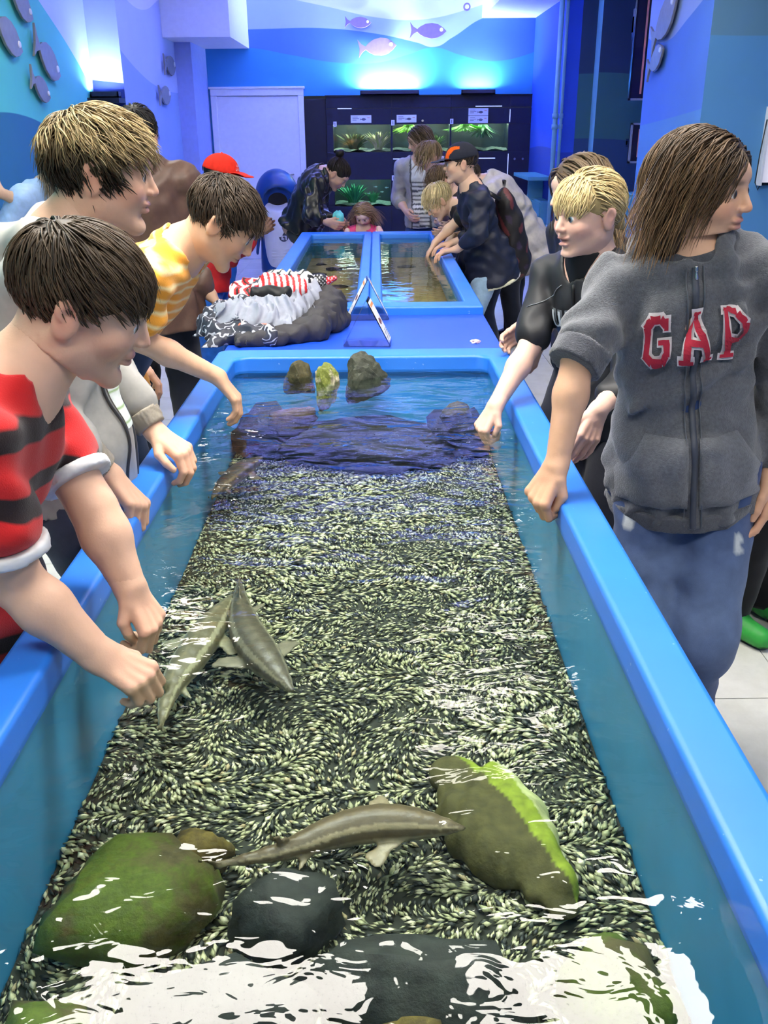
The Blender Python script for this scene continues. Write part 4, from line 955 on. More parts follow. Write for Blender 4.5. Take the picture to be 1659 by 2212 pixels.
person('small girl in a pink top with her hand in the far tank', 1.02, (-.11, 7.62, .53), (-.115, 7.52, .80), (-.112, 7.46, .915), -96, -100, 38, 0, hh=.185, fine=1, skin=(.66, .44, .34), fat=1.1,
       wrists=((-.235, 7.30, .815), (.01, 7.36, .825)), hands=((A3(-.1, -.4, -.9), A3(0, 0, -1), .3, .3, .3), (A3(.2, -.8, -.3), A3(0, 0, -1), .3, .3, .3)), top=dict(col=rgb(226, 70, 140), sleeve=1.35, inf=.012, name='pink_top', wrinkle=(0.0057, 0.058)), bottom=dict(col=rgb(70, 80, 120)),
       hair=hair_long(((.16, .09, .05), (.46, .30, .17)), 450, 1.15, .02, 71, .016, h=.013, back=.45, front=.28))
def col_cardi(c):
    q = (c['V']-c['neck'])@c['r']; fr = (c['V']-c['waist'])@c['tf']; C = np.tile(np.array(rgb(150, 150, 156)), (len(q), 1))
    st = np.mod(c['co'], .034) < .013; mk = (np.abs(q) < .075) & (fr > 0) & (c['rg'] == 0); C[mk] = rgb(206, 206, 208); C[mk & st & (c['co'] < c['L']*.72)] = rgb(70, 72, 84); C[(np.abs(np.abs(q)-.08) < .007) & (fr > 0) & (c['rg'] == 0)] = rgb(70, 70, 74); return C
person('girl in a grey cardigan over a striped top behind the far tank corner', 1.58, (.40, 7.98, .83), (.37, 7.95, 1.30), (.345, 7.92, 1.445), -105, -165, 20, 0, hh=.225, fine=1, skin=(.62, .40, .30),
       wrists=((.245, 7.88, .90), (.56, 7.95, .85)), top=dict(col=col_cardi, sleeve=(1.45, 1.45), inf=.014, name='cardigan', hem=.03), bottom=dict(col=rgb(36, 60, 116)), hair=hair_long(BROWN, 600, 1.0, .1, 81, .016, h=.013, back=.5, front=.28))
person('child with light brown hair leaning in behind the blond boy', 1.40, (.74, 7.38, .74), (.49, 7.30, 1.20), (.39, 7.26, 1.345), 182, 200, 30, 0, hh=.215, fine=0, skin=(.60, .39, .30), top=dict(col=rgb(88, 60, 64), sleeve=1.9, inf=.015, name='sweater'), bottom=dict(col=rgb(40, 46, 66)),
       wrists=((.52, 7.42, .88), (.50, 7.2, .88)), hair=hair_short(((.10, .065, .035), (.36, .25, .13)), 300, .6, .22, -.06, -.3, .05, .016, None, .4, 91))
person('brown haired child crouching in between at the far tank edge', 1.36, (.79, 6.60, .72), (.545, 6.58, 1.10), (.435, 6.56, 1.205), 182, 190, 35, 0, hh=.215, fine=0, skin=(.58, .36, .27), top=dict(col=rgb(30, 30, 36), sleeve=1.9, inf=.015, name='sweater'), bottom=dict(col=rgb(40, 46, 66)),
       wrists=((.52, 6.68, .86), (.50, 6.45, .87)), hair=hair_short(((.05, .03, .018), (.20, .13, .07)), 300, .55, .22, -.06, -.3, .05, .016, None, .4, 92))
person('blond boy in a black T-shirt bent low over the far tank', 1.42, (.80, 6.25, .76), (.515, 6.20, 1.065), (.395, 6.17, 1.105), 184, 186, 42, 0, hh=.222, fine=1, skin=(.72, .47, .33),
       wrists=((.50, 6.33, .87), (.375, 6.08, .86)), elbows=(None, (.50, 6.06, .98)), hands=((A3(-.5, 0, -.8), A3(0, .3, -.9), .3, .3, .3), (A3(-.55, 0, -.8), A3(.3, 0, -.9), .15, .3, .3)),
       top=dict(col=rgb(24, 24, 28), sleeve=.72, inf=.014, wsl=.012, name='black_shirt'), bottom=dict(col=rgb(38, 44, 62)), bow=.04, hair=hair_short(((.42, .32, .16), (.78, .64, .36)), 500, .36, .24, .0, -.24, .03, .013, crown_flow(0, .3, .3), .2, 93))
def ext_capboy(c):
    cap(c, rgb(38, 40, 52), rgb(240, 96, 20), rgb(48, 50, 60), name='dark_cap')
    n, sp, tf, H = c['neck'], c['sp'], c['tf'], c['H']
    V, Q = field([cone(n-sp*.02, n+sp*.03+tf*.0, .068, .060, .01)], .006, [(n+sp*.034, nrm(sp-.25*tf)), (n-sp*.03, -sp)]); c['child']('orange_collar', V, Q, np.tile(np.array(rgb(206, 62, 30)), (len(V), 1)), attr_mat('cloth_knit'))
    p = c['pelvis']-sp*.088*H
    V, Q = field([cone(p+sp*.004, p-sp*.022, .186, .188, .004, tf, .90)], .007, [(p-sp*.022, -sp), (p, sp)]); c['child']('shirt_hem', V, Q, np.tile(np.array(rgb(232, 226, 190)), (len(V), 1)), attr_mat('cloth_knit'))
def col_jeans_light(V, c):
    g = np.exp(-((np.sin(V[:, 0]*20)*.5)**2)); return np.array([rgb(150, 176, 196)])*(.75+.3*g)[:, None]
person('boy in a dark cap and navy sweater with hands on the far tank edge', 1.50, (.70, 5.86, .79), (.575, 5.80, 1.20), (.495, 5.79, 1.345), 186, 184, 4, 0, hh=.225, fine=1, skin=(.68, .42, .29),
       wrists=((.49, 6.02, .865), (.485, 5.70, .862)), elbows=(None, (.60, 5.58, .96)), hands=((A3(-.9, -.1, -.15), A3(0, 0, -1), .25, .3, .3), (A3(-.9, .05, -.12), A3(0, 0, -1), .3, .3, .3)),
       top=dict(col=rgb(28, 32, 52), sleeve=1.75, inf=.016, wsl=.005, hem=.095, flare=.018, name='navy_sweater', wrinkle=(0.0095, 0.086)), bottom=dict(col=col_jeans_light, inf=.008), hair=hair_short(DKB, 250, .16, .28, .06, -.26, .01, .013, None, .2, 94), extra=ext_capboy, shoes=(.3, .3, .32))
person('person in a long pale grey coat stooping behind the boy with the backpack', 1.50, (1.05, 6.98, .82), (.78, 6.93, 1.17), (.66, 6.91, 1.20), 182, 184, 40, 0, hh=.215, fine=0, skin=(.6, .4, .3), fat=1.08, bow=.08,
       wrists=((.62, 7.05, .88), (.60, 6.74, .88)), top=dict(col=rgb(176, 170, 166), sleeve=1.9, inf=.024, hem=.17, flare=.02, name='grey_coat', wrinkle=(0.0152, 0.115)), bottom=dict(col=rgb(30, 34, 46)), hair=hair_short(DKB, 250, .3, .24, .0, -.2, .03, .015, None, .2, 95))

# ---- right side of the near tank
def letters(c, glyphs, size, origin_t, off, layers, gap=.12, arch=0., wx=1.):
    """lettering sewn on the chest: polygons laid onto the garment by casting rays"""
    V, Q = c['topVQ']; bv = BVHTree.FromPolygons([Vector(v) for v in V], [tuple(map(int, q)) for q in Q]); sp, tf, r = c['sp'], c['tf'], c['r']
    ctr = c['neck']*(1-origin_t)+c['pelvis']*origin_t
    wd = sum(g[1] for g in glyphs)+gap*(len(glyphs)-1)
    for name, col, grow, lift in layers:
        bm = bmesh.new(); x0 = -wd/2
        for segs, w in glyphs:
            for (ax, ay, bx, by, tk) in segs:
                dx, dy = bx-ax, by-ay; l = math.hypot(dx, dy); ux, uy = dx/l, dy/l; h = tk/2+grow; nn = max(2, int(l/.06)); a0, a1 = -grow, l+grow
                row = []
                for i in range(nn+1):
                    t = a0+(a1-a0)*i/nn
                    for q in (-1, 0, 1):
                        X = x0+ax+ux*t-uy*h*q; Y = ay+uy*t+ux*h*q; Y2 = Y-.5+arch*(1-(2*X/wd)**2)
                        p = ctr-r*(X*size*wx+off[0])+sp*(Y2*size+off[1])+tf*.4; hit = bv.ray_cast(Vector(p), Vector(-tf))
                        pt = np.array(hit[0])+np.array(hit[1])*lift if hit[0] is not None else p-tf*.3
                        row.append(bm.verts.new(pt-c['org']))
                for i in range(nn):
                    for q in (0, 1): k = i*3+q; bm.faces.new((row[k], row[k+3], row[k+4], row[k+1]))
            x0 += w+gap
        bm_obj(name, bm, mat('thread_'+name+str(int(col[0]*99)), (*col, 1), .8, bump=.3, bscale=700), c['body'], smooth=False)
GL_G = ([(.12, .2, .12, .8, .17), (.08, .24, .24, .08, .17), (.2, .08, .48, .08, .16), (.46, .06, .60, .22, .17), (.60, .15, .60, .46, .17), (.40, .44, .68, .44, .13), (.08, .76, .24, .92, .17), (.2, .92, .46, .92, .16), (.44, .94, .60, .78, .17), (.60, .68, .60, .94, .12)], .72)
GL_A = ([(.14, .06, .38, .94, .17), (.66, .06, .42, .94, .17), (.24, .36, .58, .36, .13), (-.02, .055, .28, .055, .11), (.52, .055, .82, .055, .11), (.26, .945, .54, .945, .11)], .80)
GL_P = ([(.14, .06, .14, .94, .17), (-.02, .055, .34, .055, .11), (-.02, .945, .44, .945, .11), (.42, .94, .58, .80, .16), (.58, .82, .58, .56, .17), (.58, .60, .44, .46, .16), (.2, .46, .46, .46, .13)], .66)
GL_U = ([(.12, .2, .12, .95, .2), (.08, .24, .24, .08, .2), (.2, .09, .44, .09, .18), (.42, .08, .56, .24, .2), (.54, .2, .54, .95, .2)], .66)
GL_N = ([(.12, .05, .12, .95, .2), (.14, .92, .56, .08, .2), (.58, .05, .58, .95, .2)], .70)
GL_I = ([(.16, .05, .16, .95, .2), (.0, .06, .32, .06, .14), (.0, .94, .32, .94, .14)], .32)
GL_T = ([(.3, .05, .3, .95, .2), (.0, .92, .6, .92, .16)], .6)

def ext_hoodie(c):
    c['hemz'] = .055
    n, sp, tf, r = c['neck'], c['sp'], c['tf'], c['r']; ring_ = []
    for k in range(13):
        a = rad(-165+330*k/12+90); u = r*math.cos(a)*.078+tf*math.sin(a)*.062; ring_.append(n+u*1.08+sp*(.040-.036*max(0., math.sin(a)))-tf*.006)
    V, Q = field([cone(ring_[k], ring_[k+1], .019, .019, .006) for k in range(12)], .006, (), (.003, .05, 8)); c['child']('hood_edge', V, Q, np.tile(np.array(rgb(74, 76, 82)), (len(V), 1)), attr_mat('fleece'))
    V, Q = field([cone(n-sp*.03, n+sp*.022, .070, .064, .006, tf, .95)], .007, [(n+sp*.026, nrm(sp-.4*tf))]); c['child']('undershirt', V, Q, np.tile(np.array(rgb(14, 14, 18)), (len(V), 1)), attr_mat('cloth_knit'))
    letters(c, [GL_G, GL_A, GL_P], .108, .31, (.0, 0.), (('letter_outline', rgb(214, 206, 208), .035, .009), ('letter', rgb(168, 24, 52), -.012, .0135)), .24, .10, .70)
    zip_front(c, rgb(66, 70, 82), 1., 0., True, .007)
    for o in (-.016, .016): zip_front(c, rgb(88, 92, 100), 1., o, False, .0012)
    sp, tf, r, H = c['sp'], c['tf'], c['r'], c['H']; V, Q = c['topVQ']; bv = BVHTree.FromPolygons([Vector(v) for v in V], [tuple(map(int, q)) for q in Q])
    # kangaroo pocket halves
    for sx in (-1, 1):
        n, m_ = 12, 12; Vz, Qz = [], []
        for i in range(n):
            for j in range(m_):
                v = i/(n-1); wtop = .085; wbot = .150; u = .012+(wtop+(wbot-wtop)*min(1, (1-v)*1.6))*j/(m_-1)-.012*0
                p = c['pelvis']+sp*(-.045+.165*v)*H*.62*1.0+r*sx*u+tf*.4; h = bv.ray_cast(Vector(p), Vector(-tf)); hh_ = h[0] is not None and (np.array(h[0])-c['pelvis'])@tf > .0
                edge = .003 if (i in (0, n-1) or j in (0, m_-1)) else .016
                Vz.append(np.array(h[0])+tf*(edge+.001) if hh_ else (Vz[-1] if Vz else p-tf*.3))
        for i in range(n-1):
            for j in range(m_-1): k = i*m_+j; Qz.append((k, k+1, k+m_+1, k+m_)[::sx])
        c['child']('pocket', np.array(Vz), np.array(Qz), np.tile(np.array(rgb(104, 106, 112)), (len(Vz), 1)), attr_mat('fleece'))
    # ribbed hem band
    p = c['pelvis']-sp*.055*H
    V, Q = field([cone(p+sp*.022, p-sp*.022, .178, .168, .006, tf, .93)], .006, [(p-sp*.022, -sp), (p+sp*.022, sp)], (.002, .06, 3)); c['child']('hem_band', V, Q, np.tile(np.array(rgb(86, 88, 94)), (len(V), 1)), attr_mat('fleece'))
    # rolled cuff on the bare forearm
    a, b = c['el'][0]*1.10-c['sh'][0]*.10, c['el'][0]*.80+c['wr'][0]*.20; a = c['sh'][0]*.14+c['el'][0]*.86
    d = nrm(c['el'][0]-c['sh'][0]); b = a+d*.05; V, Q = field([cone(a, b, .0635, .060, .006)], .0055, [(b, d), (a, -d)], (.002, .05, 4)); c['child']('rolled_cuff', V, Q, np.tile(np.array(rgb(74, 76, 84)), (len(V), 1)), attr_mat('fleece'))
def col_jeans(V, c):
    f = np.clip(((V-c['pelvis'])@c['tf'])/.09, 0, 1); z = V[:, 2]; g = np.exp(-((z-.52)/.2)**2)*f; base = np.array([rgb(52, 72, 118)]); C = base*(1-.6*g[:, None])+np.array([rgb(122, 142, 172)])*.6*g[:, None]
    rs = np.random.RandomState(2)
    for kx, kz, rx, rz in ((-.135, .70, .012, .018), (.105, .672, .01, .026)):
        q = (V-c['pelvis'])@c['r']; C[(((q+kx)/rx)**2+((z-kz)/rz)**2 < 1.2+.7*np.sin(z*700)*np.sin(q*500)) & (f > .25)] = rgb(200, 206, 206)
    return C
attr_mat('fleece', .95, .7, 330, .15, .4, var=.18, vscale=140)
def gap_base(L, B, s): return [ell(L(0, -.20, -.20), B, A3(.33, .28, .55)*s, .08*s), ell(L(-.02, -.16, -.52), B, A3(.32, .26, .30)*s, .1*s), ell(L(.29, -.10, -.14), B, A3(.11, .16, .5)*s, .06*s), ell(L(-.31, -.08, -.18), B, A3(.10, .13, .45)*s, .06*s)]
person('long haired girl in a grey lettered hoodie with her fist at the water', 1.58, (.715, 2.00, .815), (.665, 1.985, 1.285), (.672, 1.975, 1.425), -99, -42, 4, 2, hh=.238,
       wrists=((.385, 1.845, .872), (.90, 1.95, .80)), elbows=((.432, 1.925, 1.09), (.93, 2.02, 1.03)), hands=((A3(-.5, -.3, -.78), A3(.6, .5, -.5), [.75, .85, .9, .95], .15, .7), None), fine=2, skin=(.66, .39, .25),
       top=dict(col=rgb(92, 94, 100), sleeve=(1.0, 1.9), inf=.016, wsl=.008, hem=.06, name='hoodie', mat=attr_mat('fleece'), prims=hood_prims(), wrinkle=(0.0114, 0.086), neck=.038), bottom=dict(col=col_jeans, inf=.014, wr=.009),
       feet=((.675, 2.10, 0), (.79, 2.02, 0)), hair=hair_long(((.022, .013, .008), (.095, .054, .025)), 2400, .92, -.06, 101, .0100, 2.2, .20, 2.6, gap_base, .009, .30, .02, .74, .52), extra=ext_hoodie, ear=False, brow=(.10, .065, .04), shw=.092)

def hair_blondgirl(c):
    B, s = c['B'], c['hh']; L = lambda x, y, z: c['head']+s*(x*B[0]+y*B[1]+z*B[2]); tones = BLOND
    def flow(p): return np.where((p[:, 1] > .12)[:, None], rn(np.stack([p[:, 0]*.3+.15, .55+0*p[:, 0], -.6+0*p[:, 0]], 1)), rn(A3(0, -.46, -.1)-p))
    parts = [hair_base(c['head'], B, s, 'short', .009, np.array((.36, .27, .12)), [cone(L(0, -.44, -.08), L(.03, -.56, -.35), .12*s, .06*s, .05*s), cone(L(.03, -.56, -.35), L(.05, -.50, -.62), .07*s, .02*s, .03*s)]),
             hair_locks(c['head'], B, s, 1500, .42, flow, lambda q: mask_short(q, .22, -.02, -.25), 111, .02, .010, 6, tones, .1, .12, .3, lenfn=lambda q: np.where(q[:, 1] > .08, .5, 1.)),
             hair_locks(c['head'], B, s, 420, .19, lambda p: rn(np.stack([p[:, 0]*.5, .4+0*p[:, 0], -.9+0*p[:, 0]], 1)), lambda q: (q[:, 1] > .12) & (q[:, 2] > .26) & (q[:, 2] < .46) & (np.abs(q[:, 0]) < .28), 112, .02, .011, 6, tones, .2, .1, .3)]
    V, Q, C = join(parts); c['child']('hair', V, Q, C, attr_mat('hair'))
def ext_track(c):
    letters(c, [GL_U, GL_N, GL_I, GL_T], .050, .27, (.010, 0.), (('letter_outline', rgb(110, 116, 122), .04, .012), ('letter', rgb(196, 204, 210), -.03, .016)), .2, .04)
    c['hemz'] = .04; zip_front(c, rgb(20, 20, 22), 1., 0., True, .005)
    n, sp, tf = c['neck'], c['sp'], c['tf']
    V, Q = field([cone(n-sp*.03, n+sp*.05, .080, .068, .01)], .006, [(n+sp*.048, nrm(sp-.3*tf)), (n-sp*.04, -sp)]); c['child']('jacket_collar', V, Q, np.tile(np.array(rgb(16, 16, 20)), (len(V), 1)), attr_mat('cloth_knit'))
    # pale piping over the shoulder
    V, Q = c['topVQ']; bv = BVHTree.FromPolygons([Vector(v) for v in V], [tuple(map(int, q)) for q in Q])
    for i, sx in ((0, 1), (1, -1)):
        pts = []
        for k in range(16):
            t = k/15; p = n*(1-t)*1.+(c['sh'][i]*.6+c['el'][i]*.4)*t+tf*.05; h = bv.find_nearest(Vector(p)); pts.append(np.array(h[0])+np.array(h[1])*.002-c['org'])
        bm = bmesh.new(); bm_tube(bm, pts, .0012, 6); bm_obj('piping', bm, mat('grey_thread', srgb(130, 134, 140), .7), c['body'], smooth=True)
person('blond girl in a black track jacket reaching into the tank', 1.46, (.70, 2.68, .77), (.605, 2.62, 1.185), (.572, 2.585, 1.325), -140, -152, 6, 0, hh=.228, mouth=.7,
       wrists=((.335, 2.50, .815), (.565, 2.24, .875)), elbows=((.445, 2.63, .955), (.69, 2.42, .92)), hands=((A3(-.5, -.3, -.7), A3(.5, .2, -.8), .8, .15, .6), (A3(-.35, -.45, -.75), A3(-.3, .6, -.2), .22, .5, .3)), fine=2, skin=(.74, .475, .375), eyes=(.12, .2, .3), brow=(.40, .28, .14),
       top=dict(col=rgb(34, 35, 40), sleeve=(1.0, 1.75), inf=.013, wsl=.004, hem=.045, name='track_jacket', wrinkle=(0.0055, 0.072), neck=.046), bottom=dict(col=rgb(34, 36, 46)), hair=hair_blondgirl, extra=ext_track)
person('brown haired girl in a black top half hidden behind the blond girl', 1.52, (.78, 3.22, .80), (.71, 3.14, 1.22), (.655, 3.10, 1.355), -160, -165, 10, 0, hh=.225, fine=1, skin=(.62, .41, .32),
       wrists=((.545, 3.25, .88), (.535, 3.02, .87)), elbows=(None, (.60, 2.98, 1.06)), top=dict(col=rgb(26, 26, 30), sleeve=(.9, .9), inf=.014, wsl=.012, name='black_top'), bottom=dict(col=rgb(40, 44, 60)), hair=hair_long(BROWN, 500, 1.4, .0, 121, .022, h=.013))
# person at the frame's edge in the long black coat with green edging
def ext_green(c):
    p = A3(c['pelvis'][0], c['pelvis'][1], 0); sp = A3(0, 0, 1.); tf = c['tf']
    V, Q = field([cone(p+sp*.555, p+sp*.515, .205, .213, .004, tf, .84)], .007, [(p+sp*.51, -sp), (p+sp*.53, sp)]); V[:, 2] += (V[:, 0]-p[0])*.25; c['child']('green_edging', V, Q, np.tile(np.array(rgb(40, 170, 60)), (len(V), 1)), attr_mat('cloth_knit'))
person('person in a long black coat with green edging behind the lettered hoodie', 1.45, (1.235, 2.70, .79), (1.26, 2.72, 1.19), (1.27, 2.70, 1.325), -60, -50, 0, 0, hh=.22, fine=0, skin=(.6, .4, .3), feet=((1.145, 2.62, 0), (1.30, 2.72, 0)),
       top=dict(col=rgb(20, 20, 24), sleeve=1.9, inf=.03, hem=.175, flare=.03, name='black_coat'), bottom=dict(col=rgb(20, 20, 24), inf=.02), shoes=rgb(52, 160, 66), sock=rgb(20, 60, 26), hair=hair_short(DKB, 250, .3, .24, .0, -.2, .03, .015, None, .2, 131), extra=ext_green)
# ================================================================ wall fish
def fish_poly(l):
    top = [(-.30, .035), (-.22, .10), (-.08, .165), (.10, .19), (.26, .165), (.40, .09), (.5, 0)]
    tail = [(-.30, -.035), (-.40, -.09), (-.50, -.20), (-.47, -.06), (-.46, 0), (-.47, .06), (-.50, .20), (-.40, .09)]
    pts = top+[(x, -y) for x, y in top[::-1][1:]]+tail[1:]
    return [(x*l, y*l) for x, y in pts]
m_plaque = mat('fish_plaque', srgb(120, 122, 128), .45, var=.1); m_plaque_p = mat('fish_plaque_violet', srgb(112, 92, 176), .5, var=.08); m_eye = mat('plaque_eye', srgb(214, 216, 222), .3)
def plaque(tail, head, normal, label, m=m_plaque, fat=1.):
    a, b = Vector(tail), Vector(head); n = Vector(normal); u = (b-a).normalized(); l = (b-a).length; v = n.cross(u); c = (a+b)/2
    M = Matrix((u, v, n)).transposed().to_4x4(); M.translation = (0, 0, 0)
    O = thing('wall_fish', label, 'wall decoration', tuple(c), 0, 'fish plaques on the walls')
    bm = bmesh.new(); bm_prism(bm, [(x, y*fat) for x, y in fish_poly(l)], M @ Matrix.Translation((0, 0, .025)), .018); bm_obj('fish_cutout', bm, m, O, bevel=.003)
    bm = bmesh.new(); bmesh.ops.create_cone(bm, cap_ends=True, segments=14, radius1=.022*l/.45, radius2=.018*l/.45, depth=.008, matrix=M @ Matrix.Translation((.36*l, .035*l, .046))); bm_obj('fish_eye', bm, m_eye, O)
    bm = bmesh.new()
    for x in (-.12, .2): bmesh.ops.create_cone(bm, cap_ends=True, segments=8, radius1=.008, radius2=.008, depth=.028, matrix=M @ Matrix.Translation((x*l, 0, .013)))
    bm_obj('standoff', bm, m_plaque, O)
LX, PX, BY, CX = (1, 0, 0), (1, 0, 0), (0, -1, 0), (-1, 0, 0)
plaque((-2.47, 7.25, 2.144), (-2.47, 7.736, 1.929), LX, 'grey fish plaque in the middle of the teal left wall', fat=1.15)
plaque((-2.47, 7.074, 1.898), (-2.47, 7.43, 1.769), LX, 'lowest and smallest grey fish plaque on the teal left wall', fat=1.15)
plaque((-2.47, 6.527, 2.23), (-2.47, 6.98, 2.045), LX, 'grey fish plaque cut by the photo edge on the teal wall', fat=1.15)
plaque((-2.47, 6.87, 2.47), (-2.47, 7.29, 2.273), LX, 'topmost grey fish plaque on the teal left wall', fat=1.15)
plaque((-2.2, 10.30, 2.16), (-2.2, 10.86, 2.165), PX, 'upper grey fish plaque on the blue pillar', fat=.9)
plaque((-2.2, 9.94, 1.86), (-2.2, 10.47, 1.875), PX, 'lower grey fish plaque on the blue pillar', fat=.9)
plaque((-.36, 12, 2.688), (-.05, 12, 2.676), BY, 'smallest violet fish plaque high on the back wall', m_plaque_p)
plaque((.402, 12, 2.596), (.833, 12, 2.584), BY, 'dark violet fish plaque near the wave tip on the back wall', m_plaque_p)
plaque((-.21, 12, 2.405), (.245, 12, 2.442), BY, 'pale violet fish plaque lowest on the back wall', mat('fish_plaque_pale', srgb(140, 116, 206), .5, var=.08), fat=1.1)
plaque((2.2, 7.95, 2.14), (2.2, 7.38, 2.40), CX, 'large grey fish plaque swimming up on the right column', fat=1.1)
plaque((2.2, 7.99, 1.95), (2.2, 7.60, 2.08), CX, 'small grey fish plaque below the large one on the column', fat=1.1)
V_ = thing('wall_disc', 'small round ring mark near the top of the back wall', 'wall decoration', (1.068, 11.99, 2.836))
bm = bmesh.new(); bmesh.ops.create_cone(bm, cap_ends=True, segments=24, radius1=.042, radius2=.042, depth=.02, matrix=Matrix.Rotation(rad(90), 4, 'X')); bm_obj('disc', bm, m_plaque_p, V_)
bm = bmesh.new(); bmesh.ops.create_cone(bm, cap_ends=True, segments=24, radius1=.024, radius2=.024, depth=.03, matrix=Matrix.Rotation(rad(90), 4, 'X')); bm_obj('disc_centre', bm, m_eye, V_)

# ================================================================ aquarium cabinet in the back wall
CB = thing('aquarium_cabinet', 'dark blue built-in cabinet with rows of small lit aquariums', 'cabinet', (0, 12.0, 0))
XS = [(-.53, .17), (.196, .895), (.915, 1.61)]; ZS = [(.64, .95), (1.27, 1.58)]
m_navy2 = mat('navy_laminate_dark', srgb(12, 17, 40), .4, var=.06, spec=.3)
box('side_bay', -.92, -.612, -.02, .02, 0, 1.872, m_navy2, CB, .003)
for x0, x1 in ((-.61, -.53), (.17, .196), (.895, .915), (1.61, 1.90)): box('stile', x0, x1, -.04, 0, .64, 1.58, m_navy, CB, .002)
for n_, (z0, z1) in enumerate(((0, .30), (.305, .64), (.95, 1.27), (1.58, 1.76), (1.765, 1.905))):
    for x0, x1 in ((-.61, .183), (.186, .903), (.906, 1.62), (1.623, 1.90)): box('cabinet_panel', x0, x1, -.042, -.002, z0+.002, z1-.002, m_navy, CB, .002)
box('top_board', -.62, 1.905, -.06, .0, 1.895, 1.908, m_navy2, CB)
for x, z in ((-.05, .5), (.55, .45), (.56, 1.62), (1.70, 1.18), (1.80, 1.18)):
    bm = bmesh.new(); bmesh.ops.create_cone(bm, cap_ends=True, segments=14, radius1=.016, radius2=.014, depth=.02, matrix=Matrix.Translation((x, -.05, z)) @ Matrix.Rotation(rad(90), 4, 'X')); bm_obj('lock', bm, mat('steel', srgb(180, 184, 190), .25, 1.), CB)
def emis(name, col, st):
    t = NT(name); t.b.inputs['Base Color'].default_value = (*col, 1); t.b.inputs['Emission Color'].default_value = (*col, 1); t.b.inputs['Emission Strength'].default_value = st; return t.m
m_gap = emis('lit_gap', (.5, .6, 1), 1.2)  # glowing strips on the panels stand for light leaking above the tanks
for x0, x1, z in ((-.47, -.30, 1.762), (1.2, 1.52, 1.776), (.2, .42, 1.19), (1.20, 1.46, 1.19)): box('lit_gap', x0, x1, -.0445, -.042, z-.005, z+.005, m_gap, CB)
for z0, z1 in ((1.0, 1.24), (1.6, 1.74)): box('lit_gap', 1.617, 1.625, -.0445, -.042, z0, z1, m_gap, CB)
t = NT('aquarium_glass'); t.n.remove(t.b); fr = t.node('ShaderNodeFresnel'); tr = t.node('ShaderNodeBsdfTransparent'); tr.inputs[0].default_value = (.93, .98, .97, 1); gl = t.node('ShaderNodeBsdfGlossy'); gl.inputs['Roughness'].default_value = .03
mx = t.node('ShaderNodeMixShader'); t.link(fr.outputs[0], mx.inputs[0]); t.link(tr.outputs[0], mx.inputs[1]); t.link(gl.outputs[0], mx.inputs[2]); t.link(mx.outputs[0], t.out.inputs['Surface']); m_glass = t.m
m_dark = mat('dark_back', srgb(16, 34, 40), .6, var=.5, scale=9); m_gsand = mat('pale_sand', srgb(150, 165, 150), .9, var=.3, scale=30)
def plant(label, x, y, z, n, h, spread, cols, seed, broad=.012, weeping=0.):
    rs = random.Random(seed); V, T, C = [], [], []
    for i in range(n):
        a = rs.uniform(0, 6.283); hh_ = h*rs.uniform(.5, 1); sx, sy = math.cos(a)*spread*rs.random(), math.sin(a)*spread*.5*rs.random(); bx, by = x+sx*.3, y+sy*.3
        c = cols[rs.randrange(len(cols))]; k = len(V)
        for j in range(5):
            f = j/4; w = broad*(.35+1.6*f*(1-f)*2)*(1 if j < 4 else .1); px, py, pz = bx+sx*f*f, by+sy*f*f, z+(hh_*(f if not weeping else f-weeping*f*f))
            V += [(px-w*math.sin(a), py+w*math.cos(a)*.4, pz), (px+w*math.sin(a), py-w*math.cos(a)*.4, pz+w*.4)]; C += [c]*2
        for j in range(4): q = k+2*j; T += [(q, q+1, q+3), (q, q+3, q+2)]
    org = np.array((x, y, z)); me = fast_mesh('aquarium_plant', np.array(V)-org, np.zeros((0, 4), int), False, np.array(C), np.array(T)); o = link('aquarium_plant', me, attr_mat('leaf', .5), None, (x, y, z)); return tag(o, label, 'plant', 'aquarium plants')
names = [['lower left', 'lower middle', 'lower right'], ['upper left', 'upper middle', 'upper right']]
GREENS = [rgb(70, 110, 50), rgb(110, 150, 70), rgb(150, 170, 110)]
for r_ in (0, 1):
    for c_ in range(3):
        (x0, x1), (z0, z1) = XS[c_], ZS[r_]; w = names[r_][c_]
        A = thing('aquarium', w+' lit aquarium of the dark blue cabinet', 'aquarium', ((x0+x1)/2, 12.0, z0)); hx = (x1-x0)/2; hz = z1-z0
        box('glass_pane', -hx, hx, -.035, -.029, 0, hz, m_glass, A)
        bm = bmesh.new()
        for b in ((-hx, hx, .34, .36, 0, hz+.03), (-hx-.01, -hx, -.02, .36, 0, hz+.03), (hx, hx+.01, -.02, .36, 0, hz+.03), (-hx, hx, -.02, .36, -.02, 0), (-hx, hx, -.02, .36, hz+.03, hz+.045)): bm_box(bm, *b)
        bm_obj('tank_shell', bm, m_dark, A)
        bm = bmesh.new(); N = 14; vs_ = [[bm.verts.new((-hx+2*hx*i/N, -.028+.36*j/6, .018+.012*math.sin(i*1.3+j)+.02*j/6)) for i in range(N+1)] for j in range(7)]
        for j in range(6):
            for i in range(N): bm.faces.new((vs_[j][i], vs_[j][i+1], vs_[j+1][i+1], vs_[j+1][i]))
        bm_obj('sand_bottom', bm, m_gsand, A, smooth=True)
        box('light_bar', -hx+.03, hx-.03, .10, .13, hz+.012, hz+.026, emis('aqua_light_%d%d' % (r_, c_), (.8, 1, .75) if r_ else (.55, 1, .8), 70 if r_ else 42), A)
plant('dark bushy plants in the upper left aquarium', -.28, 12.12, 1.29, 160, .20, .20, [rgb(60, 80, 40), rgb(90, 100, 60), rgb(120, 110, 70)], 1)
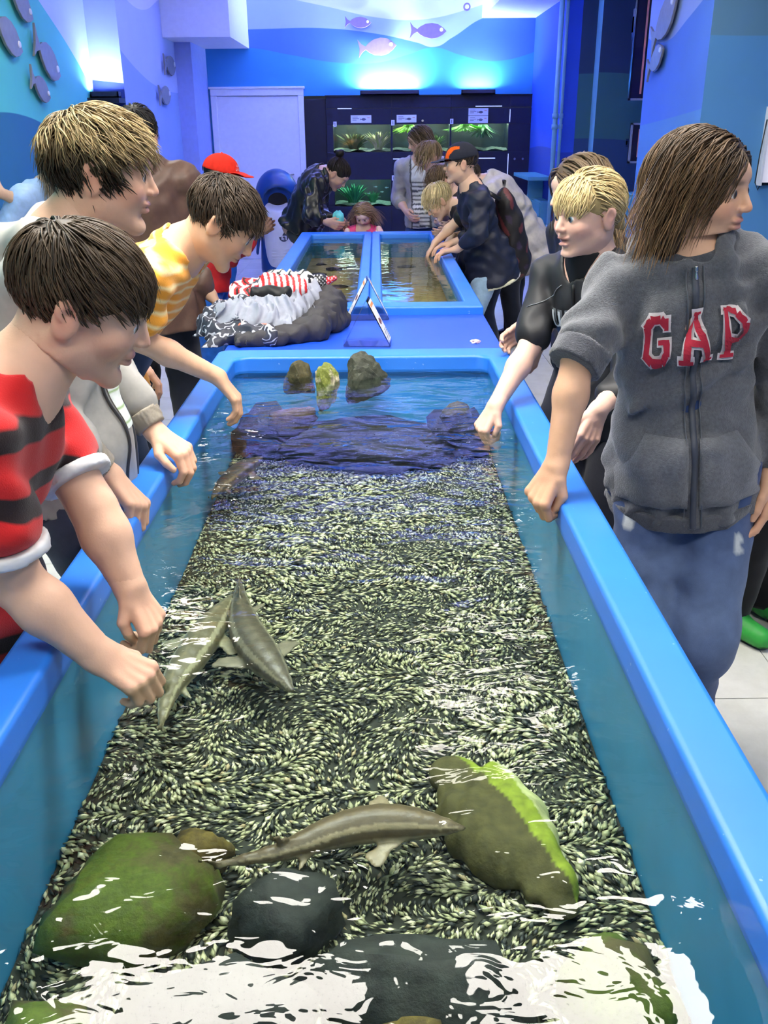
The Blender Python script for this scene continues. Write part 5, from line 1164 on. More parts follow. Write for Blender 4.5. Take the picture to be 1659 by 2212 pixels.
plant('pale feathery plants at the right of the upper left aquarium', .02, 12.10, 1.29, 150, .22, .16, [rgb(170, 160, 130), rgb(140, 150, 90), rgb(190, 170, 160)], 2)
plant('bright green leaves hanging in the upper middle aquarium', .40, 12.1, 1.575, 130, -.10, .22, [rgb(120, 190, 30), rgb(160, 220, 60)], 3)
plant('floating bright green leaves in the upper right aquarium', 1.10, 12.1, 1.575, 170, -.09, .26, [rgb(110, 190, 50), rgb(150, 220, 90)], 4)
plant('trailing green stems in the upper right aquarium', 1.32, 12.14, 1.57, 90, -.16, .22, [rgb(50, 100, 60), rgb(70, 130, 80)], 5)
plant('green plants in the lower left aquarium', -.30, 12.1, .66, 120, .24, .22, [rgb(40, 120, 80), rgb(70, 160, 110)], 6)
plant('small round leaved plant in the lower left aquarium', -.05, 12.1, .66, 60, .16, .12, [rgb(60, 140, 90)], 7)
plant('tall green stems in the lower middle aquarium', .32, 12.08, .66, 110, .26, .10, [rgb(30, 110, 70), rgb(60, 150, 90)], 8)
plant('green grass in the lower right aquarium', 1.2, 12.1, .66, 100, .2, .24, [rgb(40, 110, 70), rgb(70, 150, 90)], 9)
plant('thin green grass in the upper middle aquarium', .72, 12.12, 1.29, 80, .18, .14, GREENS, 10)
for k, (x, z, dx) in enumerate(((-.02, .86, 1), (.06, .80, 1), (.12, .85, -1), (-.1, .78, 1), (.02, .74, -1))):
    bm = bmesh.new(); bm_prism(bm, [(a*dx, b) for a, b in fish_poly(.05)], Matrix.Translation((0, .002, 0)) @ Matrix.Rotation(rad(90), 4, 'X'), .005); o = bm_obj('small_fish', bm, mat('silver_fish', srgb(190, 220, 220), .3), None, (x, 12.1, z)); tag(o, 'tiny silver fish swimming in the lower left aquarium', 'fish', 'tiny silver fish')
m_card = mat('card_white', srgb(216, 220, 236), .6, var=.02); m_ink = mat('print_grey', srgb(86, 90, 110), .7); m_inkr = mat('print_pink', srgb(200, 140, 130), .7)
def card(x, z, w, h, label, pic=True):
    o = thing('label_card', label, 'label', (x, 11.955, z), 0, 'white label cards on the cabinet'); box('card', -w/2, w/2, 0, .003, -h/2, h/2, m_card, o)
    if pic:
        bm = bmesh.new(); bm_prism(bm, fish_poly(w*.3), Matrix.Translation((w*.1, 0, -h*.05)) @ Matrix.Rotation(rad(90), 4, 'X'), .001); bm_obj('fish_print', bm, m_ink, o)
        for k in range(3): box('text_line', -w*.42, -w*.42+w*(.26, .32, .2)[k], -.001, 0, h*(.22-.2*k), h*(.28-.2*k), m_ink, o)
        box('text_line', w*.3, w*.42, -.001, 0, h*.1, h*.2, m_inkr, o)
    else:
        box('number_print', -.004, .004, -.001, 0, -h*.3, h*.3, m_ink, o)
card(-.187, 1.645, .25, .085, 'white label card above the upper left aquarium'); card(.365, 1.645, .24, .085, 'white label card above the upper middle aquarium')
card(1.236, 1.715, .24, .08, 'topmost of the two white cards above the upper right aquarium'); card(1.236, 1.63, .24, .08, 'lower of the two white cards above the upper right aquarium')
card(.349, 1.02, .24, .085, 'white label card above the lower middle aquarium')
for x, z, l in ((-.505, 1.588, 'upper left'), (.20, 1.60, 'upper middle'), (.915, 1.61, 'upper right'), (.205, .97, 'lower middle')): card(x, z, .04, .06, 'tiny white number tag at the '+l+' aquarium corner', False)

# ================================================================ right side fittings
m_teal = mat('teal_paint', srgb(70, 140, 160), .45, var=.06); m_tealp = mat('pipe_paint', srgb(110, 160, 184), .35, var=.05)
for x, y, r, l in ((1.80, 9.9, .024, 'thick'), (1.862, 9.92, .015, 'thin')):
    o = thing('pipe', l+' teal pipe running from floor to ceiling by the right recess', 'pipe', (x, y, 0)); bm = bmesh.new(); bm_tube(bm, [(0, 0, 0), (0, 0, 3.1)], r, 14); bm_obj('pipe_run', bm, m_tealp, o, smooth=True)
    for z in (.55, 1.52, 1.62): bm = bmesh.new(); bm_tube(bm, [(0, 0, z), (0, 0, z+.045)], r*1.35, 14); bm_obj('coupling', bm, m_tealp, o, smooth=True)
o = thing('counter', 'teal wall counter with cupboard doors beside the back aquariums', 'counter', (1.76, 10.85, 0))
box('counter_top', -.14, .115, -.55, .55, 1.01, 1.05, m_teal, o, .004); box('counter_bracket', -.05, .115, -.03, .03, .80, 1.01, m_teal, o); box('cupboard', .02, .115, -.52, .52, .02, .80, m_teal, o, .003)
for k in (0, 1): d = box('cupboard_door', .002, .02, -.5+.51*k, -.01+.51*k, .06, .78, m_teal, o, .003); bm = bmesh.new(); bm_tube(bm, [(0, -.06+.17*k, .70), (-.03, -.06+.17*k, .70), (-.035, -.02+.17*k, .70)], .008, 8); bm_obj('hook', bm, mat('steel', srgb(180, 184, 190), .25, 1.), o)
m_gframe = mat('black_frame', srgb(12, 12, 16), .2); m_gl = mat('dark_screen', srgb(30, 26, 36), .08, spec=.8)
for (x0, x1, z0, z1, l) in ((2.19, 2.34, 1.75, 2.95, 'tall black glass display case beyond the right column'), (2.235, 2.355, 1.24, 1.57, 'small pale framed display under the tall black case')):
    o = thing('display_case', l, 'display', ((x0+x1)/2, 8.62, z0)); w, h = (x1-x0)/2, z1-z0
    box('case_back', -w, w, -.01, .02, 0, h, m_gframe, o); box('case_glass', -w+.02, w-.012, -.016, -.01, .02, h-.02, m_gl, o)
    for a in ((-w, -w+.016), (w-.016, w)): box('case_frame', a[0], a[1], -.03, 0, 0, h, mat('pale_frame', srgb(170, 176, 180), .3, .6) if z0 < 1.5 or a[0] > 0 else m_gframe, o)
    for a in ((0, .016), (h-.016, h)): box('case_frame', -w, w, -.03, 0, a[0], a[1], mat('pale_frame', srgb(170, 176, 180), .3, .6), o)
    box('pink_reflection', w*.2, w*.42, -.018, -.016, .05, h-.05, mat('painted_reflection', srgb(226, 150, 150), .4), o)  # pink reflection in the case, painted on as a strip
    bm = bmesh.new(); bm_box(bm, -w*.6, w*.6, .02, .2, h*.4, h*.6); bm_box(bm, -w*.6, 2.85-o.location.x, .15, .2, h*.45, h*.55); bm_obj('bracket', bm, m_gframe, o)
o = thing('display_case', 'white framed display at the right photo edge', 'display', (2.74, 6.62, 1.16)); box('case_back', -.09, .1, 0, .05, 0, .5, m_gframe, o)
for a in ((-.1, -.085), (.085, .1)): box('case_frame', a[0], a[1], -.02, .05, 0, .5, m_white, o)
box('case_picture', -.085, .085, -.004, 0, .02, .48, emis('lit_picture', (.75, .72, .8), .5), o)
bm = bmesh.new(); bm_tube(bm, [(-.105, .0, .42), (-.12, 0, .2), (-.125, 0, .02), (-.10, 0, -.03), (-.08, 0, .03)], .004, 6); bm_obj('cable', bm, m_black, o, smooth=True)
tag(box('wall_bench', 2.22, 2.85, 8.2, 8.6, .0, 1.0, m_teal, None, .005), 'teal bench unit behind the right column', 'bench')
tag(box('wall_note', -2.13, -2.0, 11.04, 11.06, 1.05, 1.2, m_card, None), 'small white note on the wall return by the door', 'note') if False else None
o = tag(box('wall_sign', -2.262, -2.205, 8.698, 8.715, 1.60, 1.70, m_card), 'small white sign on the navy pillar panel', 'sign')

# ================================================================ penguin litter bin
o = thing('litter_bin', 'penguin shaped litter bin with white belly and blue hood', 'bin', (-1.11, 10.62, 0), rad(8))
m_pb = mat('bin_blue', srgb(22, 62, 122), .3, var=.06); m_pw = mat('bin_white', srgb(206, 206, 200), .4, var=.03)
def sdf_part(name, prims, h, m, parent, cuts=(), it=1):
    V, Q = field(prims, h, cuts); V = relax(V, Q, it); return link(name, fast_mesh(name, V, Q, True), m, parent)
sdf_part('bin_body', [cone((0, .02, .08), (0, .04, .62), .22, .20, .03), cone((0, .04, .62), (0, .06, .82), .20, .22, .05), ell((0, .05, .86), I3, A3(.24, .27, .28), .05), ell((0, -.22, .80), I3, A3(.185, .20, .16), .03, True)], .012, m_pb, o, [(A3(0, 0, .03), A3(0, 0, -1.))])
sdf_part('bin_belly', [cone((0, -.07, .14), (0, -.085, .60), .165, .175, .04, A3(0, 1., 0), .8), cone((0, -.085, .6), (0, -.10, .72), .17, .15, .06, A3(0, 1., 0), .75), ell((0, -.2, .88), I3, A3(.2, .2, .16), .04, True)], .010, m_pw, o)
sdf_part('bin_opening', [ell((0, -.02, .82), I3, A3(.165, .05, .13), .01)], .01, mat('bin_dark', srgb(6, 6, 10), .8), o)
for sx in (-1, 1): sdf_part('bin_foot', [cone((.10*sx, -.05, .03), (.15*sx, -.24, .022), .07, .055, .02, A3(0, 0, 1.), .5)], .008, m_pb, o)
for sx in (-1, 1): sdf_part('bin_wing', [cone((.2*sx, .02, .62), (.255*sx, -.02, .26), .045, .03, .02, A3(1., 0, 0), .55)], .008, m_pb, o)
bm = bmesh.new(); bmesh.ops.create_cone(bm, cap_ends=True, segments=24, radius1=.052, radius2=.052, depth=.006, matrix=Matrix.Translation((.04, -.214, .44)) @ Matrix.Rotation(rad(90), 4, 'X')); lg = bm_obj('litter_emblem', bm, mat('emblem_ink', srgb(40, 44, 60), .5), o)
for b in ((-.0, .012, .41, .475), (.0, .05, .445, .452), (.045, .055, .405, .452), (.02, .028, .405, .43)): box('emblem_figure', b[0]+.015, b[1]+.015, -.2195, -.216, b[2], b[3], m_pw, lg)
for k in range(4): sdf_part('belly_ridge', [cone((-.10, -.205+.004*abs(k-1), .20+.035*k), (.10, -.205, .20+.035*k), .006, .006, .004)], .004, m_pw, o)

# ================================================================ sign holders on the deck
t = NT('clear_acrylic'); t.n.remove(t.b); fr = t.node('ShaderNodeFresnel'); fr.inputs[0].default_value = 1.6; tr = t.node('ShaderNodeBsdfTransparent'); tr.inputs[0].default_value = (.86, .88, .95, 1); gl = t.node('ShaderNodeBsdfGlossy'); gl.inputs['Roughness'].default_value = .08
mx = t.node('ShaderNodeMixShader'); t.link(t.math('ADD', fr.outputs[0], .10), mx.inputs[0]); t.link(tr.outputs[0], mx.inputs[1]); t.link(gl.outputs[0], mx.inputs[2]); t.link(mx.outputs[0], t.out.inputs['Surface']); m_acr = t.m
m_paper = mat('sign_paper', srgb(232, 232, 230), .6, var=.02)
def tent(x, y, z, label, both, rz=0.):
    o = thing('sign_holder', label, 'sign holder', (x, y, z), rz); hw, h, d = .089, .172, .105; L = math.hypot(hw, h)
    box('base_plate', -hw, hw, -d/2, d/2, 0, .003, m_acr, o); box('base_lip', -hw, hw, -d/2-.003, -d/2, 0, .028, m_acr, o)
    for sx in (-1, 1):
        u = Vector((-sx*hw, 0, h)).normalized(); n = Vector((h, 0, sx*hw)).normalized()*sx; v = n.cross(u); M = Matrix((v, u, n)).transposed().to_4x4(); M.translation = (sx*hw, 0, .003)
        bm = bmesh.new(); bm_prism(bm, [(-d/2, 0), (d/2, 0), (d/2, L), (-d/2, L)], M, .003); bm_obj('acrylic_panel', bm, m_acr, o)
        if both or sx > 0:
            bm = bmesh.new(); bm_prism(bm, [(-d/2+.002, .012), (d/2-.002, .012), (d/2-.002, L-.01), (-d/2+.002, L-.01)], M @ Matrix.Translation((0, 0, .0035)), .001); c = bm_obj('sign_card', bm, m_paper, o)
            bm = bmesh.new(); bm_prism(bm, [(a*.9, b+L*.5) for a, b in fish_poly(.07)], M @ Matrix.Translation((0, 0, .0047)), .0006); bm_obj('animal_print', bm, mat('print_brown', srgb(120, 70, 60), .7, var=.3), c)
            bm = bmesh.new(); bm_prism(bm, [(-d*.44, L-.032), (d*.44, L-.032), (d*.44, L-.02), (-d*.44, L-.02)], M @ Matrix.Translation((0, 0, .0047)), .0006); bm_obj('heading_bar', bm, mat('print_orange', srgb(226, 150, 90), .7), c)
            bm = bmesh.new()
            for k in range(5): w = d*(.36, .4, .3, .38, .25)[k]; bm_prism(bm, [(-d*.4, .022+.009*k), (-d*.4+2*w, .022+.009*k), (-d*.4+2*w, .0245+.009*k), (-d*.4, .0245+.009*k)], M @ Matrix.Translation((0, 0, .0047)), .0004)
            bm_obj('text_lines', bm, m_ink, c)
tent(-.042, 3.50, .772, 'clear sign holder nearer the rocks on the deck', False, rad(-4)); tent(-.046, 4.02, .772, 'clear sign holder with two cards nearer the far tank', True, rad(3))
bm = bmesh.new(); bmesh.ops.create_icosphere(bm, subdivisions=2, radius=1)
for v in bm.verts: v.co = Vector((v.co.x*.018, v.co.y*.014, v.co.z*.009))*(1+.35*math.sin(v.co.x*7+v.co.y*5)*math.cos(v.co.z*6))
tag(bm_obj('tissue_scrap', bm, mat('tissue', srgb(236, 206, 190), .9), None, (.379, 3.50, .779)), 'tiny crumpled paper scrap at the deck corner', 'litter')

# ================================================================ clothes heaped on the deck
def heap(name, label, prims, colf, m, amp=.012, wl=.09, seed=1, h=.0075, cat='jacket', loc=(-.45, 3.75, .772), cuts=()):
    V, Q = field([dict(p) for p in prims], h, list(cuts), (amp, wl, seed), True); V = relax(V, Q, 1); V[:, 2] = np.maximum(V[:, 2], .0015); C = colf(V) if callable(colf) else np.tile(np.array(colf), (len(V), 1))
    return tag(link(name, fast_mesh(name, V, Q, True, C), m, None, loc), label, cat, 'clothes heaped on the deck')
m_cloth = attr_mat('cloth_shell', .6, .3, 400, .4)
def pat_maze(V):
    u, v = V[:, 0]*1.0+V[:, 2]*.6, V[:, 1]+V[:, 2]*.8
    f = np.sin(u*150+2.2*np.sin(v*95)+1.7*np.sin(u*60-v*70)); C = np.tile(np.array(rgb(46, 48, 62)), (len(V), 1)); C[np.abs(f) < .28] = rgb(168, 172, 184)
    cu, cv = np.mod(u, .07)-.035, np.mod(v, .06)-.03; C[np.hypot(cu, cv) < .0085] = rgb(222, 110, 80); return C
m_maze = NT('maze_print')   # printed contour lines with orange dots
tc = m_maze.node('ShaderNodeTexCoord').outputs['Object']; w1 = m_maze.node('ShaderNodeTexNoise'); w1.inputs['Scale'].default_value = 11; m_maze.link(tc, w1.inputs['Vector'])
ln_ = m_maze.math('SINE', m_maze.math('MULTIPLY', w1.outputs[0], 58.0)); mk = m_maze.math('GREATER_THAN', ln_, .72)
vo = m_maze.node('ShaderNodeTexVoronoi'); vo.inputs['Scale'].default_value = 12; m_maze.link(tc, vo.inputs['Vector']); dk = m_maze.math('LESS_THAN', vo.outputs['Distance'], .19)
c0 = m_maze.mix(mk, srgb(44, 46, 60), srgb(170, 172, 184)); c0 = m_maze.mix(dk, c0, srgb(226, 112, 82)); m_maze.link(c0, m_maze.b.inputs['Base Color']); m_maze.b.inputs['Roughness'].default_value = .6; m_maze = m_maze.m
heap('patterned_jacket', 'dark jacket printed with pale maze lines and orange dots, lowest in the heap', [cone((-.20, -.17, .035), (.02, -.24, .03), .04, .05, .03), cone((-.22, -.02, .05), (-.06, .08, .12), .06, .065, .04), cone((-.06, .08, .12), (.06, .14, .10), .055, .05, .04), cone((-.19, -.16, .03), (-.23, -.02, .05), .035, .05, .03), cone((-.15, -.22, .02), (-.2, -.27, .0), .035, .03, .02), cone((-.22, -.0, .05), (-.27, -.06, .0), .045, .035, .02), cone((-.10, -.23, .03), (.04, -.25, .025), .035, .04, .02)], rgb(50, 50, 60), m_maze, .010, .05, 3)
heap('pale_jacket', 'white and silver jacket lining folded over in the heap', [cone((-.13, -.10, .085), (.08, -.08, .10), .065, .06, .04), cone((.08, -.08, .10), (.17, .06, .13), .055, .055, .04), cone((-.11, -.14, .07), (.10, -.18, .055), .05, .04, .03), cone((.0, .02, .11), (.16, .09, .135), .055, .055, .04), cone((-.15, -.09, .06), (-.18, -.16, .04), .045, .035, .03), cone((-.02, -.14, .10), (.13, -.10, .10), .035, .04, .03)], rgb(148, 152, 166), m_cloth, .016, .048, 5, .007)
heap('charcoal_jacket', 'charcoal jacket lying under the heap beside the sign holders', [cone((.05, -.25, .03), (.2, -.17, .045), .035, .05, .03), cone((.20, -.14, .05), (.25, .08, .09), .055, .065, .04), cone((-.08, -.28, .022), (.06, -.25, .03), .03, .035, .02), cone((.23, .08, .10), (.16, .16, .12), .06, .055, .04), cone((.27, -.02, .03), (.29, .08, .03), .035, .04, .02)], rgb(54, 52, 56), m_cloth, .010, .055, 7)
heap('black_hood', 'black woollen hood crumpled on the pale jacket', [cone((-.04, -.05, .165), (.07, -.07, .165), .03, .034, .02), cone((-.02, .10, .17), (.0, .16, .20), .04, .03, .02)], rgb(16, 16, 20), attr_mat('cloth_knit'), .006, .05, 9, cat='hood')
def scarf_col(V):
    s = np.sin(V[:, 0]*260+V[:, 1]*60); C = np.tile(np.array(rgb(218, 218, 222)), (len(V), 1)); lo = V[:, 1] < .055; C[lo & (s > 0)] = rgb(206, 40, 44); C[(~lo) & (np.sin(V[:, 0]*150+np.sin(V[:, 1]*120)*2) > .45)] = rgb(24, 24, 28); return C
heap('striped_scarf', 'red, white and black striped knitted scarf on top of the heap', [cone((.0, .02, .185), (.12, .0, .18), .045, .045, .03), cone((.02, .09, .195), (.14, .09, .185), .045, .045, .03)], scarf_col, attr_mat('cloth_knit'), .006, .05, 11, .0045, cat='scarf')
def red_col(V):
    s = np.sin(V[:, 0]*120+np.sin(V[:, 1]*90)*2+V[:, 2]*80); C = np.tile(np.array(rgb(196, 26, 34)), (len(V), 1)); C[(s > .35) & (V[:, 2] > .10)] = rgb(220, 220, 224); C[s < -.75] = rgb(30, 28, 30); return C
heap('red_scarf', 'red and white patterned scarf at the back of the heap', [cone((-.14, .10, .16), (-.02, .12, .17), .035, .04, .02), cone((-.14, .05, .15), (-.03, .05, .155), .03, .035, .02)], red_col, attr_mat('cloth_knit'), .006, .05, 13, .005, cat='scarf')
heap('spotted_cap', 'black spotted cap with a red trim at the back of the heap', [ell((.20, .12, .18), I3, A3(.045, .05, .04), .02), cone((.24, .13, .185), (.27, .13, .195), .018, .014, .01)], lambda V: np.where(((np.sin(V[:, 0]*420)*np.sin(V[:, 2]*420)) > .45)[:, None], np.array([rgb(200, 200, 204)]), np.where((V[:, 0] > .235)[:, None], np.array([rgb(196, 30, 38)]), np.array([rgb(22, 22, 26)]))), attr_mat('cloth_knit'), .004, .05, 15, .0045, cat='cap')

# ================================================================ rocks and fish in the tanks
def rock_mat(name, c1, c2, moss=None, ms=.5, mscale=9.):
    t = NT(name); p = t.node('ShaderNodeNewGeometry'); n = t.noise(38, 7, p.outputs['Position'], .65)
    c = t.ramp(n.outputs[0], [(.32, c1), (.68, c2)])
    if moss:
        k = t.noise(mscale, 5, p.outputs['Position'], .6); mk = t.math('MULTIPLY', t.math('SUBTRACT', k.outputs[0], 1-ms), 9., True); mc = t.ramp(t.noise(90, 4, p.outputs['Position'], .7).outputs[0], [(.3, tuple(x*.55 for x in moss[:3])), (.7, moss)]); c = t.mix(mk, c, mc)
    t.link(c, t.b.inputs['Base Color']); t.b.inputs['Roughness'].default_value = .7; t.bump(n.outputs[0], .5, .01); return t.m
def rock(label, c, size, seed, m, rz=0., planes=11, sub=3, group='stones in the near tank', tilt=(0, 0), name='rock', flat=False):
    rs = np.random.RandomState(seed); bm = bmesh.new(); bmesh.ops.create_icosphere(bm, subdivisions=sub, radius=1)
    N = rn(rs.randn(planes, 3)); D = rs.uniform(.50 if flat else .55, .82 if flat else .95, planes); a = rs.randn(5, 3)*(1.2 if flat else 3)
    for v in bm.verts:
        u = np.array(v.co); q = N@u; r = min(1.0, np.min(np.where(q > .05, D/np.maximum(q, .05), 9))); r *= 1+.035*sum(math.sin(a[i]@u*2+i) for i in range(5))+.022*sum(math.sin(a[i]@u*7+i*2) for i in range(5)); v.co = Vector(u*r)
    R = Matrix.Rotation(rz, 4, 'Z') @ Matrix.Rotation(tilt[0], 4, 'X') @ Matrix.Rotation(tilt[1], 4, 'Y') @ Matrix.Diagonal((*size, 1)); bmesh.ops.transform(bm, matrix=R, verts=bm.verts)
    return tag(bm_obj(name, bm, m, None, c, smooth=not (flat or (planes > 7 and sub < 3))), label, 'rock', group)
rk_grey = rock_mat('rock_grey', srgb(38, 42, 36), srgb(78, 82, 68)); rk_pale = rock_mat('rock_pale', srgb(130, 120, 96), srgb(206, 196, 176), srgb(120, 130, 50), .62, 14); rk_olive = rock_mat('rock_olive', srgb(46, 44, 24), srgb(84, 78, 44))
rk_moss = rock_mat('rock_moss', srgb(64, 58, 28), srgb(96, 90, 48), srgb(92, 112, 22), .58, 9); rk_dark = rock_mat('rock_dark', srgb(22, 26, 24), srgb(52, 58, 52), srgb(58, 64, 26), .35, 8); rk_red = rock_mat('rock_red', srgb(60, 44, 46), srgb(104, 84, 82)); rk_bluish = rock_mat('rock_bluish', srgb(16, 26, 44), srgb(30, 42, 60)); rk_brown = rock_mat('rock_brown', srgb(50, 38, 16), srgb(120, 104, 40), srgb(140, 130, 40), .4, 16)
rock('angular grey rock rising from the water at the far end', (-.04, 3.09, .735), (.10, .055, .105), 4, rk_grey, .3, 14, 4, flat=True)
rock('pale pointed rock with green algae at the far end', (-.175, 3.02, .735), (.062, .05, .098), 8, rk_pale, .8, 14, 4, flat=True)
rock('dark olive rock peeking from the water at the far end', (-.28, 3.11, .728), (.068, .05, .075), 12, rk_olive, .2, 14, 4, flat=True)
rk_shade = rock_mat('rock_shade', srgb(8, 10, 18), srgb(20, 22, 30))  # rocks enlarged and added to keep the far end dark under its reflection
rock('broad dark rock enlarged to darken the water at the far end', (-.04, 2.99, .52), (.36, .20, .11), 15, rk_shade, .05, 7, 3)
rock('dark sunken rock added to darken the far left corner of the tank', (-.40, 3.03, .55), (.13, .13, .12), 61, rk_shade, .3, 8, 3)
rock('dark sunken rock added to darken the far right corner of the tank', (.28, 3.03, .55), (.13, .12, .11), 62, rk_shade, -.2, 8, 3)
rock('reddish rock just under the surface near the far left corner', (-.29, 2.88, .66), (.085, .06, .06), 16, rk_red, .4, 9, 3)
rock('dark green rock under water near the far right corner', (.26, 2.90, .66), (.06, .05, .05), 18, rk_olive, .1, 9, 3)
def slab():
    c = A3(.195, 1.13, .50); d = nrm(A3(.135, -.30, 0)); s = A3(-d[1], d[0], 0)
    P = [cone(c-d*.165, c-d*.02, .045, .075, .05, A3(0, 0, 1.), .55), cone(c-d*.02, c+d*.16, .075, .022, .05, A3(0, 0, 1.), .5), cone(c-d*.10+s*.045+A3(0, 0, .02), c+d*.14+s*.018+A3(0, 0, .015), .03, .02, .03), cone(c-d*.06-s*.04+A3(0, 0, .01), c+d*.05-s*.03, .03, .03, .04)]
    V, Q = field(P, .005, [(A3(0, 0, .478), A3(0, 0, -1.))], (.004, .05, 3)); t = (V-c)@s; C = np.where((t > .018)[:, None], np.array([rgb(128, 146, 44)]), np.array([rgb(78, 76, 42)])); C[((V-c)@s > .052)] = rgb(170, 176, 120)
    tag(link('rock', fast_mesh('rock', V-c, Q, True, C), attr_mat('algae_stone', .8, .6, 120, .3, var=.3, vscale=45), None, tuple(c)), 'long mossy slab with a bright green ridge beside the sturgeon', 'rock', 'stones in the near tank')
slab()
rock('big moss covered rock by the left tank wall', (-.375, .985, .52), (.135, .10, .085), 21, rk_moss, .2, 8, 3)
rock('brown flat stone with a sharp edge behind the mossy rock', (-.285, 1.075, .52), (.06, .045, .05), 23, rk_brown, .5, 9, 3)
rock('rounded dark grey rock between the mossy rock and the sturgeon', (-.135, .955, .51), (.085, .075, .07), 25, rk_dark, .0, 8, 3)
rock('large black rock at the near end of the tank', (.06, .83, .51), (.17, .075, .09), 27, rk_dark, -.15, 8, 3)
rock('brown stone with yellow algae close to the camera', (.02, .70, .56), (.06, .05, .08), 29, rk_brown, .4, 9, 3)
rock('green rock in the near right corner of the tank', (.295, .80, .52), (.075, .10, .08), 31, rk_moss, .3, 8, 3)
rock('dark mossy rock at the very near left of the tank', (-.22, .78, .52), (.14, .08, .08), 33, rk_dark, .1, 8, 3)
rock('small green rock in the near left corner of the tank', (-.42, .76, .53), (.06, .07, .07), 35, rk_moss, .1, 8, 3)

def sturgeon(label, pts, z, w, seed, fin_side=1., cols=((.115, .085, .042), (.27, .22, .13))):
    """spine from snout to tail; pale scute line along each flank"""
    S = [A3(x, y, z) for x, y in pts]
    D = np.array(S); k = np.arange(len(S)); tt = np.linspace(0, len(S)-1, 15); S = np.stack([np.interp(tt, k, D[:, i]) for i in range(3)], 1)
    for _ in range(2): S[1:-1] = (S[:-2]+2*S[1:-1]+S[2:])/4
    pr = [.16, .42, .66, .86, .97, 1., .98, .93, .86, .76, .64, .52, .40, .28, .16]; up_ = A3(0, 0, 1.); P = []
    T = np.gradient(S, axis=0); T = rn(T); N = np.cross(up_, T); N = rn(N)
    for i in range(14): P.append(cone(S[i], S[i+1], pr[i]*w, pr[i+1]*w, .006, up_, .85))
    for sx in (-1, 1):
        b = S[4]+N[4]*sx*w*.7-up_*w*.3; P.append(cone(b, b+N[4]*sx*w*1.55+T[4]*w*.9-up_*.004, .014*w/.03, .010*w/.03, .006, up_, .22)); P.append(cone(b+T[4]*w*.3, b+N[4]*sx*w*1.2+T[4]*w*1.3-up_*.004, .012*w/.03, .008*w/.03, .006, up_, .22))
        b = S[10]+N[10]*sx*w*.45-up_*w*.25; P.append(cone(b, b+N[10]*sx*w*.8+T[10]*w*.8, .010*w/.03, .006*w/.03, .005, up_, .25))
    b = S[11]+up_*w*.4; P.append(cone(b, b+up_*w*.7+T[11]*w*.8, .012*w/.03, .005*w/.03, .005, N[11], .25))
    e = S[14]; P += [cone(e, e+T[14]*w*1.7+up_*w*.7, w*.2, w*.06, .005, N[14], .35), cone(e, e+T[14]*w*.8-up_*w*.35+N[14]*w*.3, w*.18, w*.05, .005, N[14], .35)]
    V, Q = field(P, .0042); tf_ = np.linspace(0, 14, 113); Sf = np.stack([np.interp(tf_, np.arange(15), S[:, k]) for k in range(3)], 1); Nf = rn(np.stack([np.interp(tf_, np.arange(15), N[:, k]) for k in range(3)], 1)); pf = np.interp(tf_, np.arange(15), pr)
    i = np.argmin(((V[:, None, :2]-Sf[None, :, :2])**2).sum(2), 1); q = V-Sf[i]; side = (q*Nf[i]).sum(1)/(pf[i]*w); hz = q[:, 2]/w
    C = np.tile(np.array(cols[0]), (len(V), 1)); m1 = np.abs(side) > 1.12; C[m1] = np.array(cols[1])*.8; m2 = (hz < -.05) & (np.abs(side) > .5); C[m2] = cols[1]; ln = (np.abs(np.abs(side)-.82) < .11) & (hz > -.1) & (np.abs(side) < 1.0); C[ln] = np.array(cols[1])*1.25; C[(np.abs(side) < .10) & (hz > 0)] = np.array(cols[0])*1.35
    c = S[7]
    o = tag(link('sturgeon', fast_mesh('sturgeon', V-c, Q, True, C), attr_mat('fish_skin', .4, .2, 220, .5, var=.2, vscale=60), None, tuple(c)), label, 'fish', 'sturgeons in the near tank')
    for sx in (-1, 1):
        p = S[2]+N[2]*sx*w*.55+up_*w*.2-c; bm = bmesh.new(); bmesh.ops.create_uvsphere(bm, u_segments=8, v_segments=6, radius=w*.09, matrix=Matrix.Translation(p)); bm_obj('eye', bm, m_black, o, smooth=True)
sturgeon('brown sturgeon gliding towards the mossy slab', [(.121, 1.072), (.051, 1.083), (-.02, 1.088), (-.089, 1.062), (-.141, 1.028), (-.235, 1.005)], .57, .030, 1)
sturgeon('pale olive sturgeon nearest the left tank wall', [(-.345, 1.85), (-.371, 1.70), (-.392, 1.575), (-.412, 1.475), (-.402, 1.36)], .555, .036, 2, cols=((.15, .135, .075), (.30, .285, .18)))
sturgeon('grey brown sturgeon crossing beside the pale one', [(-.170, 1.435), (-.235, 1.545), (-.285, 1.65), (-.312, 1.76), (-.33, 1.875)], .575, .038, 3, cols=((.085, .075, .048), (.18, .165, .11)))
sturgeon('dark brown sturgeon by the left wall further back', [(-.38, 2.76), (-.435, 2.64), (-.47, 2.52), (-.485, 2.42)], .57, .030, 4, cols=((.07, .05, .028), (.16, .12, .075)))

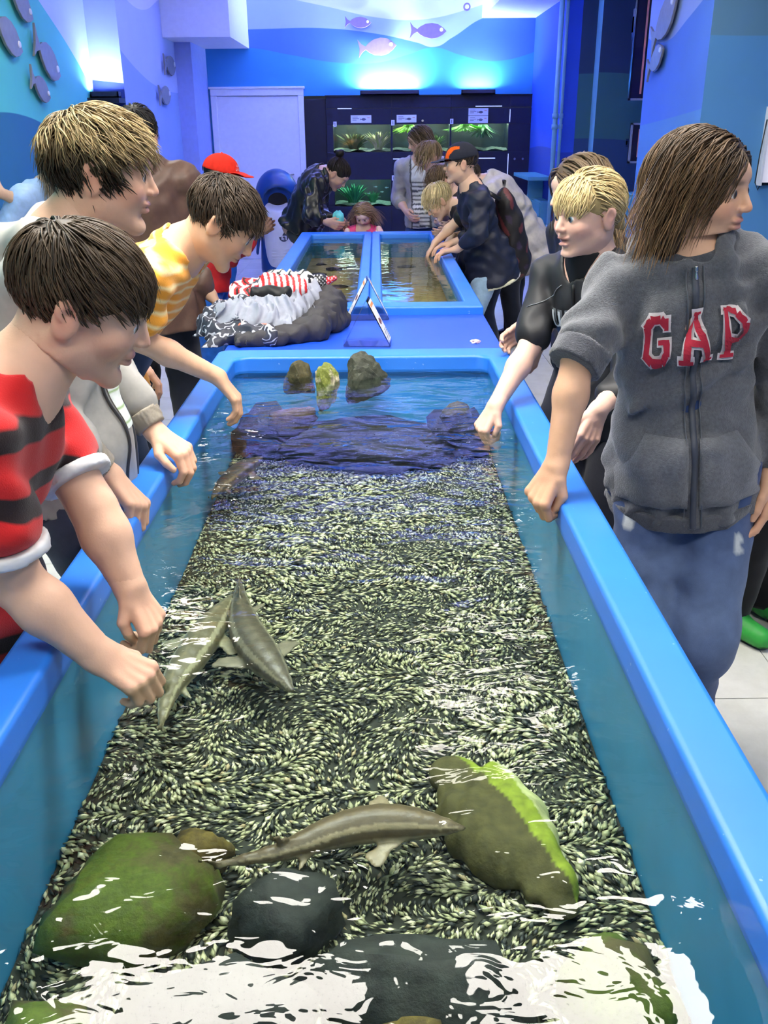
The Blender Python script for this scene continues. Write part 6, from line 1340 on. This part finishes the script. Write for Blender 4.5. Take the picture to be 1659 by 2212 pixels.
m_dstone = mat('dark_stone', srgb(34, 28, 22), .6, var=.4, scale=30)
rs = random.Random(4)
spots = [(-.42, 6.75, .05), (-.30, 6.5, .08), (-.19, 6.62, .05), (-.40, 6.25, .075), (-.24, 5.75, .07), (-.44, 5.72, .06), (-.30, 5.4, .09), (-.40, 5.28, .05), (-.20, 5.2, .06), (-.30, 5.05, .05), (-.43, 5.0, .05), (-.22, 4.82, .06), (-.36, 4.62, .085), (-.2, 4.42, .07), (-.36, 4.36, .05)]
ORD = 'first second third fourth fifth sixth seventh eighth ninth tenth eleventh twelfth thirteenth fourteenth fifteenth'.split()
for k, (x, y, r) in enumerate(sorted(spots, key=lambda q: q[1])):
    rock('%s dark flat stone from the near end of the far left basin' % ORD[k], (x, y, .635), (r, r*rs.uniform(.5, 1.1), .012), 50+k, m_dstone, rs.uniform(-.5, .5), 8, 2, 'dark flat stones in the far basin', name='flat_stone')
for k, (x, y) in enumerate(((.10, 4.62), (.28, 4.95), (.2, 6.6))): rock(('nearest', 'middle', 'farthest')[k]+' brown flat stone on the bottom of the far right basin', (x, y, .635), (.07, .05, .012), 80+k, mat('brown_stone', srgb(78, 70, 40), .7, var=.3), .3, 8, 2, 'flat stones in the far right basin', name='flat_stone')

# ================================================================ carried things
o = thing('backpack', 'black backpack with reddish streaks on the capped boy\'s back', 'backpack', (.87, 5.95, .70))
def bp_col(V):
    f = np.sin(V[:, 0]*55+V[:, 2]*24)+np.sin(V[:, 1]*70-V[:, 2]*38); C = np.tile(np.array(rgb(26, 23, 26)), (len(V), 1)); C[f > 1.25] = rgb(96, 44, 48); C[(f < -1.5)] = rgb(50, 36, 60); return C
V, Q = field([cone((.0, .0, .05), (-.07, -.02, .40), .12, .10, .05, A3(1., 0, .2), .62), cone((.05, .0, .08), (-.0, -.02, .30), .10, .085, .05, A3(1., 0, .2), .6)], .009, (), (.006, .09, 5)); link('bag_body', fast_mesh('bag_body', V, Q, True, bp_col(V)), attr_mat('cloth_shell'), o)
for sy in (-.13, .09):
    bm = bmesh.new(); bm_tube(bm, [(-.12, sy, .44), (-.20, sy-.0, .485), (-.27, sy, .47), (-.33, sy, .36), (-.31, sy, .20), (-.18, sy-.03, .08), (-.04, sy, .05)], .014, 8); bm_obj('shoulder_strap', bm, m_black, o, smooth=True)
bm = bmesh.new(); bm_tube(bm, [(-.08, -.03, .49), (-.08, -.03, .54), (-.08, .05, .54), (-.08, .05, .49)], .008, 8); bm_obj('carry_loop', bm, m_black, o, smooth=True)
V, Q = field([ell((0, 0, 0), I3, A3(.045, .04, .05), .01), cone((0, 0, 0), (.02, 0, -.06), .03, .025, .02)], .005, (), (.006, .04, 3)); tag(link('teal_cloth', fast_mesh('teal_cloth', V, Q, True, np.tile(np.array(rgb(100, 200, 200)), (len(V), 1))), attr_mat('cloth_knit'), None, (-.31, 7.47, .90)), 'crumpled teal cloth held by the leather jacket woman', 'cloth')
